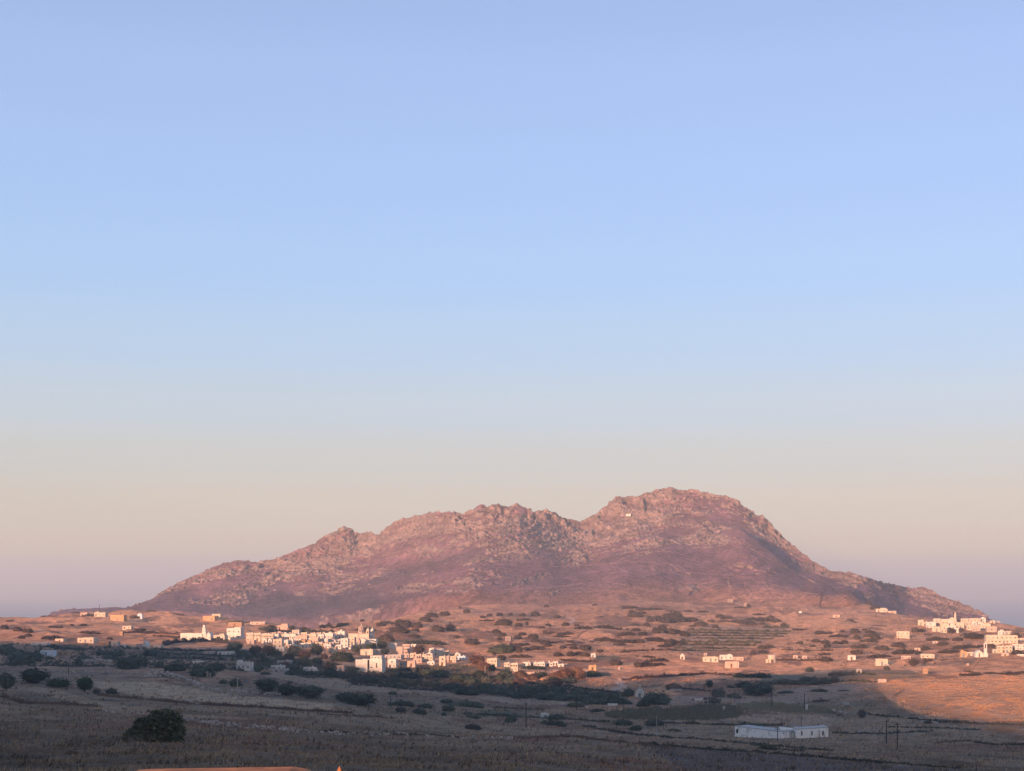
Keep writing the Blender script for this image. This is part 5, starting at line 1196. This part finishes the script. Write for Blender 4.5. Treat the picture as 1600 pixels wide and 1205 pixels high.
part('cornice', t, MW['white'], [(-.15, -.15, Hc + .003, Lc + .1, .28, Hc + .2)])
cxd = (606 - 228) * kx / math.cos(yw) + .6; rd = 95 * kx
def dcone(bm):
    cone_bm(bm, (cxd, dc / 2 - .5, Hc + .2), rd, (385 - 290) * kx, 16, rd)
part('dome_drum', t, MW['white'], [], dcone)
zd = Hc + .2 + (385 - 290) * kx
part('dome', t, MW['pink'] if False else M_tile, [], lambda bm: dome_bm(bm, (cxd, dc / 2 - .5, zd + .003), rd * .95, 135 * kx))
def ribs(bm):
    n = 8
    for k_ in range(n):
        a = 6.2832 * (k_ + .3) / n; pr = None
        for j in range(9):
            t_ = j / 8 * math.pi / 2 * .96; r_ = rd * .99 * math.cos(t_); z_ = zd + .02 + 139 * kx * math.sin(t_)
            c = Vector((cxd + r_ * math.cos(a), dc / 2 - .5 + r_ * math.sin(a), z_)); s_ = Vector((-math.sin(a), math.cos(a), 0)) * .17; o2 = Vector((math.cos(a), math.sin(a), .3)) * .12
            q = [bm.verts.new(c + s_), bm.verts.new(c + s_ * .8 + o2), bm.verts.new(c - s_ * .8 + o2), bm.verts.new(c - s_)]
            if pr:
                for i in range(3): bm.faces.new((pr[i], pr[i + 1], q[i + 1], q[i]))
            pr = q
part('dome_ribs', t, MW['white'], [], ribs)
def lant(bm):
    cone_bm(bm, (cxd, dc / 2 - .5, zd + 133 * kx), .42, .9, 8, .38); cone_bm(bm, (cxd, dc / 2 - .5, zd + 133 * kx + .9), .5, .7, 8)
part('lantern', t, MW['white'], [], lant)
cross(t, cxd, dc / 2 - .5, zd + 133 * kx + 1.5, .8)
for a in range(4):
    an = -1.9 + a * .5; x_ = cxd + (rd + .02) * math.cos(an); y_ = dc / 2 - .5 + (rd + .02) * math.sin(an)
    part('window', t, M_glass, [(x_ - .25, y_ - .1, Hc + 1.0, x_ + .25, y_ + .1, Hc + 2.4)])
# facade end: two bell towers, shaded front between them
tw_ = 4.0 * 1.0; tw_ = 85 * kx
Ht = (570 - 240) * kx
for nm, y_ in (('near', -.25), ('far', dc - tw_ + .25)):
    x_ = Lc - tw_ * (1 if nm == 'near' else .9)
    tp = part('bell_tower', t, MW['white'] if nm == 'far' else MW['cream'], [], walls_fn(tw_, tw_, Ht, [(x_ + tw_ * .3, x_ + tw_ * .7, Ht * .62, Ht * .8)], x0=x_, y0=y_, par=.25))
    part('belfry_opening', tp, M_void, [(x_ + tw_ * .3, y_ + .16, Ht * .62, x_ + tw_ * .7, y_ + .2, Ht * .8), (x_ + tw_ + .003, y_ + tw_ * .3, Ht * .62, x_ + tw_ + .02, y_ + tw_ * .7, Ht * .8)])
    part('tower_cap', tp, MW['white'], [(x_ + .2, y_ + .2, Ht - .25, x_ + tw_ - .2, y_ + tw_ - .2, Ht + .12)], lambda bm: dome_bm(bm, (x_ + tw_ / 2, y_ + tw_ / 2, Ht + .123), tw_ * .3, .9, 10, 4))
    cross(tp, x_ + tw_ / 2, y_ + tw_ / 2, Ht + 1.0, .5)
part('facade', t, MW['white'], [(Lc + .003, tw_ - .2, -2, Lc + .35, dc - tw_ + .2, Hc * 1.25)])
part('front_door', t, M_doorb, [(Lc + .353, dc / 2 - .8, 0, Lc + .4, dc / 2 + .8, 2.8)])
part('terrace', t, MW['cream'], [(1.5, -3.2, -3.5, Lc + 1, -.36, -.35)])
part('apse', t, MW['cream'], [], lambda bm: cone_bm(bm, (0.2, dc / 2, -2), dc * .36, Hc * .92 + 2, 14, dc * .34))
# sloping white churchyard ramp wall in front of the facade
p2 = at(*P('W', 250, 345)); k2 = p2.y / F / 6.957
t = thing('retaining_wall', ((P('W', 165, 0)[0] - 800) * p2.y / F, p2.y, p2.z), R(-8), 'white retaining wall stepping down to the right under the church', 'wall')
part('wall', t, MW['white'], [(i * 22 * k2 + i * .003, 0, -2, (i + 1) * 22 * k2 + i * .003, 2.5, (82 - i * 6) * k2) for i in range(8)])
part('coping', t, MW['grey'], [(i * 22 * k2 + i * .003 - .05, -.1, (82 - i * 6) * k2 + .003, (i + 1) * 22 * k2 + i * .003 - .06, 2.6, (82 - i * 6) * k2 + .15) for i in range(8)])

# ---------------------------------------------------------------- long white shed
m_old, ntw, bw = new_mat('flaking_whitewash', .9)
n_, _o = noise_mix(ntw, bw, (.36, .33, .30), (.80, .76, .72), .55, 6, .30, .44)
pa = at(*P('E', 585, 972)); pb = at(*P('E', 958, 1003)); pc = at(*P('E', 1162, 1005))
pb = Vector(((P('E', 958, 0)[0] - 800) / F * pb.y, pb.y, pb.z)); 
t = thing('long_shed', pa, 0, 'long white flaking farm shed with brown stained right wing', 'shed')
A2 = pa; D_ = pa.y
def wing(nm, q0, q1, z0a, z0b, zta, ztb, dep, mat, par=t):
    d = (q1 - q0); d.z = 0; n = Vector((-d.y, d.x, 0)).normalized() * dep
    def fn(bm):
        f = [Vector((q0.x, q0.y, z0a)), Vector((q1.x, q1.y, z0b)), Vector((q1.x, q1.y, ztb)), Vector((q0.x, q0.y, zta))]
        b_ = [c + n for c in f]; vf = [bm.verts.new(c - pa) for c in f]; vb = [bm.verts.new(c - pa) for c in b_]
        for ff in ((vf[0], vf[1], vf[2], vf[3]), (vb[1], vb[0], vb[3], vb[2]), (vf[1], vb[1], vb[2], vf[2]), (vb[0], vf[0], vf[3], vb[3]), (vf[3], vf[2], vb[2], vb[3])): bm.faces.new(ff)
    return part(nm, par, mat, [], fn)
def zrow(v, D): return -(v - VH) / F * D
# wing 1 recedes to the left: its left end is farther away
q0 = Vector(((P('E', 585, 0)[0] - 800) / F * (pb.y + 16), pb.y + 16, 0)); q1 = Vector(((P('E', 872, 0)[0] - 800) / F * (pb.y + .5), pb.y + .5, 0))
pvv = lambda y: P('E', 0, y)[1]
wing('left_wall', q0, q1, zrow(pvv(972), q0.y) - 1, zrow(pvv(1001), q1.y) - 1, zrow(pvv(930), q0.y), zrow(pvv(966), q1.y), 5, m_old)
dirq = (q1 - q0).normalized()
def on_wall(name, mat, q0, q1, a, b_, za, zb_, off=.04):
    d = q1 - q0; n = Vector((d.y, -d.x, 0)).normalized() * off
    c = [q0 + d * a + n, q0 + d * b_ + n]
    def fn(bm):
        v = [bm.verts.new(Vector((c[0].x, c[0].y, za)) - pa), bm.verts.new(Vector((c[1].x, c[1].y, za)) - pa), bm.verts.new(Vector((c[1].x, c[1].y, zb_)) - pa), bm.verts.new(Vector((c[0].x, c[0].y, zb_)) - pa)]
        bm.faces.new(v)
        w2 = [bm.verts.new(x.co - n * .9) for x in v]
        for i in range(4): bm.faces.new((v[i], v[(i + 1) % 4], w2[(i + 1) % 4], w2[i]))
    return part(name, t, mat, [], fn)
on_wall('door', M_void, q0, q1, .035, .075, zrow(pvv(968), q0.y), zrow(pvv(944), q0.y))
wing('roof', q0 + Vector((0, .4, 0)), q1 + Vector((0, .4, 0)), zrow(pvv(930), q0.y) + .05, zrow(pvv(966), q1.y) + .05, zrow(pvv(927), q0.y) + .1, zrow(pvv(962), q1.y) + .12, 5.4, M_roof)
q2 = Vector(((P('E', 960, 0)[0] - 800) / F * (pb.y + 1.5), pb.y + 1.5, 0)); q3 = Vector(((P('E', 1162, 0)[0] - 800) / F * pb.y, pb.y, 0)); q2b = Vector((q2.x, q2.y - 1.5, 0))
qm0 = Vector((q1.x + .02, q1.y + 1.8, 0)); qm1 = Vector((q2b.x - .02, q1.y + 1.8, 0))
m_rail = plain('grey_boards', (.20, .19, .18), (.10, .10, .10), 6)
wing('middle_wall', qm0, qm1, zrow(pvv(1001), q1.y) - 1, zrow(pvv(1003), q1.y) - 1, zrow(pvv(966), q1.y), zrow(pvv(966), q1.y), 4, m_rail)
wing('middle_roof', Vector((qm0.x + .5, qm0.y + 2.5, 0)), Vector((qm1.x, qm1.y + 2.5, 0)), zrow(pvv(962), q1.y), zrow(pvv(962), q1.y), zrow(pvv(943), q1.y), zrow(pvv(952), q1.y), 2.5, m_old)
m_st, nts2, bs2 = new_mat('stained_whitewash', .9)
tc_ = nts2.nodes.new('ShaderNodeTexCoord'); mp_ = nts2.nodes.new('ShaderNodeMapping'); mp_.inputs['Scale'].default_value = (1.0, 1.0, .12); nz_ = nts2.nodes.new('ShaderNodeTexNoise'); nz_.inputs['Scale'].default_value = 1.3; nz_.inputs['Detail'].default_value = 5
cr_ = nts2.nodes.new('ShaderNodeValToRGB'); cr_.color_ramp.elements[0].position = .33; cr_.color_ramp.elements[1].position = .46; cr_.color_ramp.elements[0].color = (.34, .28, .23, 1); cr_.color_ramp.elements[1].color = (.78, .75, .71, 1)
for a_, b__ in ((tc_.outputs['Object'], mp_.inputs[0]), (mp_.outputs[0], nz_.inputs[0]), (nz_.outputs[0], cr_.inputs[0]), (cr_.outputs[0], bs2.inputs['Base Color'])): nts2.links.new(a_, b__)
wing('right_wall', q2b, q3, zrow(pvv(1004), q3.y) - 1, zrow(pvv(1006), q3.y) - 1, zrow(pvv(951), q3.y), zrow(pvv(938), q3.y), 6, m_st)
wing('right_roof', q2b + Vector((0, .3, 0)), q3 + Vector((0, .3, 0)), zrow(pvv(950), q3.y) + .02, zrow(pvv(937), q3.y) + .02, zrow(pvv(948), q3.y) + .12, zrow(pvv(935), q3.y) + .12, 6, M_roof)
for a, b_ in ((.14, .19), (.46, .51), (.80, .86)): on_wall('window', m_rail, q2b, q3, a, b_, zrow(pvv(985), q3.y), zrow(pvv(957), q3.y))
for i in range(9):
    a = .05 + i * .105; on_wall('fence_board', m_st, qm0, qm1, a, a + .05, zrow(pvv(1003), q1.y), zrow(pvv(970), q1.y), .12)

# ---------------------------------------------------------------- poles
M_pole = plain('weathered_pole_wood', (.035, .03, .03), scale=3)
M_lpole = plain('pale_concrete_pole', (.34, .32, .30), scale=3)
POLES = [(371, 1054, 1101, 'dark wooden pole standing right of the stone pillars in the pale field', 1.3), (822, 1097, 1137, 'dark wooden pole in the middle of the near valley', 1.3), (610, 1086, 1108, 'thin pole left of the round dark bush', .9),
  (1385, 1125, 1163, 'left of the twin wooden poles near the right corner', 1.5), (1402, 1129, 1171, 'right of the twin wooden poles near the right corner', 1.5), (1026, 1118, 1152, 'thin grey pole left of the sloping dark hedge', .9),
  (1215, 1137, 1158, 'dark pole directly in front of the long white shed', 1.1), (1106, 1079, 1100, 'dark pole at the left edge of the pale field below the big tree', 1.1), (1206, 1083, 1107, 'dark pole right below the big dark tree', 1.1),
  (1257, 1082, 1111, 'tall thin pole beside the white cabinet', 1.0), (1252, 1119, 1136, 'thin pole right behind the shed roof', .8), (1148, 1078, 1098, 'faint thin pole between two dark poles', .7),
  (107, 1042, 1056, 'small pole by the trees on the far left', .9), (1231, 1121, 1136, 'faint pole behind the middle of the shed', .7), (1222, 1119, 1136, 'faintest pole behind the left end of the shed', .7),
  (826.5, 1034, 1049, 'left thin pole over the long low valley building', .8), (829.5, 1033, 1049, 'right thin pole over the long low valley building', .8), (758, 1040, 1052, 'thin pale pole below the reddish tree', .8), (916, 1046, 1060, 'thin pale pole right of the russet trees', .8),
  (901, 1086, 1110, 'faint tall pole before the valley trees', .7), (155.5, 945, 956, 'thin mast behind the cream farmhouse on the left crest', .7)]
for (u, vt, vb, lb, wpx) in POLES:
    p = at(u, vb); kx = p.y / F; h_ = (vb - vt) * kx; r_ = min(max(.68 * wpx * kx, .11), .3)
    t = thing('utility_pole', (p.x, p.y, p.z), R(10), lb, 'utility pole')
    part('post', t, M_lpole if 'pale' in lb or 'grey' in lb else M_pole, [], lambda bm: cone_bm(bm, (0, 0, -.6), r_, h_ + .6, 8, r_ * .7))
    if wpx >= 1.1:
        part('crossarm', t, M_pole, [(-.75, r_ + .003, h_ - .55, .75, r_ + .12, h_ - .43)])
        for x in (-.6, .6): part('insulator', t, M_lpole, [], lambda bm: cone_bm(bm, (x, r_ + .06, h_ - .427), .06, .2, 6, .05))

# ---------------------------------------------------------------- dry-stone walls
M_stone = plain('pale_field_stones', (.46, .40, .36), (.20, .165, .14), .9, .95)
M_stone_d = plain('brown_field_stones', (.26, .17, .125), (.16, .11, .08), .9, .95)
def stones_bm(pos, size, g):
    n = len(pos); c = np.array([(x, y, z) for x in (-1, 1) for y in (-1, 1) for z in (-1, 1)], float)
    V = c[None] * size[:, None, :] * g.uniform(.65, 1.15, (n, 8, 1)); a = g.uniform(0, 3.14, n)
    ca, sa = np.cos(a)[:, None], np.sin(a)[:, None]
    V = np.stack([V[..., 0] * ca - V[..., 1] * sa, V[..., 0] * sa + V[..., 1] * ca, V[..., 2]], -1) + pos[:, None, :]
    f = np.array([(0, 1, 3, 2), (4, 6, 7, 5), (0, 4, 5, 1), (2, 3, 7, 6), (0, 2, 6, 4), (1, 5, 7, 3)])
    return V.reshape(-1, 3), (f[None] + 8 * np.arange(n)[:, None, None]).reshape(-1, 4)
def stone_wall(crop, pts, hpx, label, broken=.0, mat=None, on_mountain=False, mpp=None, group=None):
    if on_mountain:
        q = [];
        for a, b_ in zip(pts[:-1], pts[1:]):
            n = max(1, int(abs(b_[0] - a[0]) + abs(b_[1] - a[1])) // 2)
            q += [mat_(a[0] + (b_[0] - a[0]) * i / n, a[1] + (b_[1] - a[1]) * i / n)[0] for i in range(n)]
        w_ = resample(q, 1.5)
    else: w_ = line_pts(crop, pts, .8)
    D = sum(p_.y for p_ in w_) / len(w_); h_ = hpx * D / F; g = np.random.default_rng(int(abs(pts[0][0])) + 7)
    sz = max(.17, h_ * .27); per = 3 if not on_mountain else 3
    A_ = np.array([p_[:] for p_ in w_]); idx = np.repeat(np.arange(len(A_)), per)
    if broken: k_ = fbm(idx * .8 / 6, idx * 0.0 + 3, 3, 4) + g.uniform(-.3, .3, len(idx)) > (broken - .5); idx = idx[k_]
    pos = A_[idx] + np.stack([g.uniform(-.5, .5, len(idx)) * (1.5 if on_mountain else .8), g.normal(size=len(idx)) * h_ * .3, g.uniform(-.1, .85, len(idx)) * h_], 1)
    size = np.stack([g.uniform(.7, 1.6, len(idx)) * sz, g.uniform(.6, 1.2, len(idx)) * sz, g.uniform(.5, 1.0, len(idx)) * sz], 1)
    if on_mountain: size[:, 0] *= 2
    V, Q = stones_bm(pos, size, g); me = np_mesh('drystone_wall', V, Q, None, False); me.materials.append(mat or M_stone)
    return tag(link_mesh('drystone_wall', me), label, 'stone wall', group)
for (c_, pts, hp_, br, lb) in [
  ('B', [(150, 895), (400, 928), (620, 948), (800, 955), (840, 965)], 7, .35, 'broken dry stone wall behind the big near bush'),
  ('B', [(860, 968), (1000, 978), (1185, 985), (1500, 985), (1700, 1000)], 6, .42, 'tumbled dry stone wall in the near middle field'),
  ('C', [(820, 1005), (1000, 1000), (1185, 1010), (1260, 1012)], 5, .5, 'scattered stones at the right end of the near wall'),
  ('A', [(640, 838), (700, 848), (760, 852)], 5, .4, 'short run of stones left of the big near bush'),
  ('A', [(500, 545), (560, 535), (620, 538), (690, 548)], 7, .1, 'pale rubble pile in the shaded hollow on the left'),
  ('A', [(520, 525), (600, 520), (680, 525)], 4, .2, 'upper pale rubble strip in the shaded hollow'),
  ('A', [(250, 590), (450, 598), (700, 602), (900, 605)], 4, .35, 'long thin grey wall across the shaded left fields'),
  ('A', [(260, 612), (500, 622), (690, 628)], 4, .45, 'second grey wall in front of the long thin one'),
  ('A', [(900, 630), (1000, 618), (1100, 635), (1185, 668), (1240, 690)], 7, .2, 'curved pale stone wall at the top of the tan field'),
  ('A', [(930, 600), (1010, 605), (1060, 618)], 5, .3, 'short stone wall joining the curved pale wall'),
  ('B', [(250, 700), (400, 712), (600, 732), (800, 742)], 5, .35, 'grey stone wall under the pillars and ruin'),
  ('D', [(-60, 1000), (60, 1012), (200, 1010)], 4, .5, 'few pale stones beside the brown bramble line'),
  ('F', [(20, 1030), (120, 1035), (270, 1028)], 3, .55, 'scattered white stones left of the twin poles'),
  ('E', [(90, 975), (150, 990), (200, 988), (340, 962)], 3, .62, 'few scattered pale stones in the field left of the shed'),
  ('E', [(640, 836), (760, 840), (860, 850)], 3, .5, 'brown stone wall with openings above the bare field'),
  ('F', [(0, 840), (60, 855), (90, 862)], 6, .3, 'dark rubble wall left of the leaning tree'),
  ('F', [(540, 905), (600, 910), (650, 912)], 4, .5, 'few upright stones at the foot of the sunlit field'),
]: stone_wall(c_, pts, hp_, lb, br)
for (c_, pts, hp_, lb) in [
  ('D', [(720, 470), (900, 478), (940, 475), (945, 460)], 1.6, 'low brown terrace wall above the tiny white hut'),
  ('D', [(400, 458), (560, 470), (690, 468)], 1.4, 'low brown terrace wall behind the valley terrace row'),
  ('E', [(900, 430), (1050, 436), (1185, 434)], 1.3, 'upper terrace wall on the right slope'),
  ('E', [(890, 472), (1050, 476), (1185, 474)], 1.3, 'lower terrace wall on the right slope'),
  ('F', [(0, 470), (150, 452), (260, 460)], 1.3, 'terrace wall among bushes at the left of the ridge slope'),
  ('F', [(260, 215), (265, 240), (262, 258)], 1.2, 'short wall running downhill below the high farmhouse'),
  ('F', [(405, 245), (415, 280), (425, 300)], 1.3, 'dark wall running downhill left of the ridge village'),
  ('F', [(870, 560), (900, 530), (915, 512)], 1.4, 'path wall climbing to the gabled chapel'),
  ('F', [(400, 700), (700, 690), (1000, 700), (1185, 712)], 1.2, 'faint long wall across the sunlit field on the right'),
  ('F', [(380, 740), (430, 708), (440, 715)], 2.2, 'dark crooked wall stub in the sunlit field'),
  ('D', [(570, 388), (620, 360), (660, 335), (690, 328)], 1.2, 'diagonal field wall on the brown slope'),
]: stone_wall(c_, pts, hp_, lb, 0, M_stone_d)
M_line = plain('mountain_field_stones', (.30, .21, .19), (.20, .14, .13), .9, .95)
MWL = [([(790, 922), (850, 919), (905, 913), (940, 909), (975, 914), (1010, 921)], 'long pale wall curving under the lower scrub of the mountain'),
  ([(860, 886), (920, 884), (965, 880), (1000, 878), (1045, 882), (1062, 892)], 'pale wall across the purple scrub of the main peak'),
  ([(955, 882), (985, 868), (1010, 862), (1040, 862), (1070, 868), (1095, 880)], 'arched pale wall high on the main peak'),
  ([(1048, 882), (1062, 895), (1105, 897), (1150, 900), (1200, 912), (1250, 925), (1280, 930)], 'long pale wall descending right across the main peak'),
  ([(1075, 912), (1110, 913), (1135, 914)], 'short level pale wall on the lower right flank'), ([(1137, 903), (1139, 915), (1139, 928)], 'short vertical wall on the lower right flank'),
  ([(1190, 908), (1200, 918), (1220, 930)], 'short diagonal wall on the right flank'), ([(920, 926), (950, 922), (985, 928), (1000, 931)], 'short arched wall at the foot of the main peak'),
  ([(1145, 840), (1190, 868), (1240, 893), (1275, 912)], 'thin wall following the shadowed gully'), ([(660, 938), (700, 940), (740, 941)], 'faint wall at the foot of the rocky spur')]
for pts, lb in MWL: stone_wall(None, pts, .6, lb, .1, M_line, True)

# ---------------------------------------------------------------- boulders and knobs on the mountain crest
M_rock = plain('grey_pink_rock', (.25, .19, .165), (.15, .11, .10), .12, .95)
for i, (u, v, w_, h_, lb) in enumerate([(1192, 806, 7, 4, 'rounded rock knob on the right shoulder of the main peak'), (828, 797, 5, 7, 'dark tilted rock fin between the two middle crests'), (537, 825, 14, 5, 'rounded rock cap of the small left peak')]):
    pm, _, _ = mat_(u, v + 3); kx = pm.y / F
    vtx = ICO_V * (1 + .3 * fbm(ICO_V[:, 0] * 1.5 + i, ICO_V[:, 1] * 1.5 + ICO_V[:, 2], 3, i)[:, None]) * [w_ * kx / 2, w_ * kx / 2, h_ * kx * .75]
    me = np_mesh('rock_outcrop', vtx, ICO_F, None, False); me.materials.append(M_rock); o = link_mesh('rock_outcrop', me); o.location = (pm.x, pm.y + 3, pm.z); tag(o, lb, 'rock')

# ---------------------------------------------------------------- sunlit terrace parapet at the bottom edge
M_para = plain('orange_lit_render', (.50, .20, .085), (.30, .12, .055), 9.0, .9, bump=.01)
Dp = 8.0; kx = Dp / F
x0, x1 = (196 - 800) * kx, (478 - 800) * kx; zt0 = -(1201.8 - VH) * (Dp + .28) / F; zt1 = -(1198.4 - VH) * (Dp + .28) / F
t = thing('terrace_parapet', (x0, Dp, -2.2), 0, 'sunlit orange parapet top cut by the bottom edge of the photo', 'parapet')
def para(bm):
    pr = [(0, zt0 - .006), (.05, zt0), (x1 - x0 - .10, zt1), (x1 - x0 - .03, zt1 - .012), (x1 - x0, zt1 - .024)]
    top = [bm.verts.new((x, 0, z + 2.2)) for x, z in pr]; bot = [bm.verts.new((x, 0, -3.2)) for x, z in pr]; tb = [bm.verts.new((x, .28, z + 2.2 + .001)) for x, z in pr]; bb = [bm.verts.new((x, .28, -3.2)) for x, z in pr]
    for i in range(len(pr) - 1):
        bm.faces.new((bot[i], bot[i + 1], top[i + 1], top[i])); bm.faces.new((top[i], top[i + 1], tb[i + 1], tb[i])); bm.faces.new((tb[i], tb[i + 1], bb[i + 1], bb[i]))
    bm.faces.new((top[0], tb[0], bb[0], bot[0])); bm.faces.new((top[-1], bot[-1], bb[-1], tb[-1]))
part('wall', t, M_para, [], para)
part('edge_cap', t, MW['white'], [(x1 - x0 + .002, 0, 2.2 + zt1 - .05, x1 - x0 + .018, .28, 2.2 + zt1 - .026)])
xf = (530.5 - 800) * kx
t = thing('fence_post', (xf, Dp, -2.2), 0, 'small pointed orange post tip poking up at the bottom edge', 'post')
part('shaft', t, M_para, [], lambda bm: cone_bm(bm, (0, 0, -3.2), .035, 3.2 + 2.2 - (1203 - VH) * kx, 10, .012))
part('tip', t, M_para, [], lambda bm: cone_bm(bm, (0, 0, 2.2 - (1203 - VH) * kx + .001), .010, .018, 8))
# small pale hut and vehicle-like box in the shade
t, W_, dp, H_ = house('D', 375, 849, 426, 876, 'white', (1, 0), 1, 'small white shed with a sloping top left of two dark bushes', chim=False, yaw=12)

# ---------------------------------------------------------------- haze
HAZE = 0.00015
hm = bpy.data.materials.new('thin_haze'); hm.use_nodes = True
hn = hm.node_tree; hn.nodes.clear()
pv = hn.nodes.new('ShaderNodeVolumePrincipled'); pv.inputs['Density'].default_value = HAZE
pv.inputs['Color'].default_value = (.76, .86, .91, 1); pv.inputs['Anisotropy'].default_value = 0.14
ho = hn.nodes.new('ShaderNodeOutputMaterial'); hn.links.new(pv.outputs[0], ho.inputs['Volume'])
bm = bmesh.new(); bmesh.ops.create_cube(bm, size=1)
me = bpy.data.meshes.new('haze'); bm.to_mesh(me); bm.free()
hz = link_mesh('haze', me, None, hm)
ztop, zbot = 215.0, -142.0
hz.scale = (43000, 43000, ztop - zbot); hz.location = (0, 0, (ztop + zbot) / 2)
tag(hz, kind='stuff')
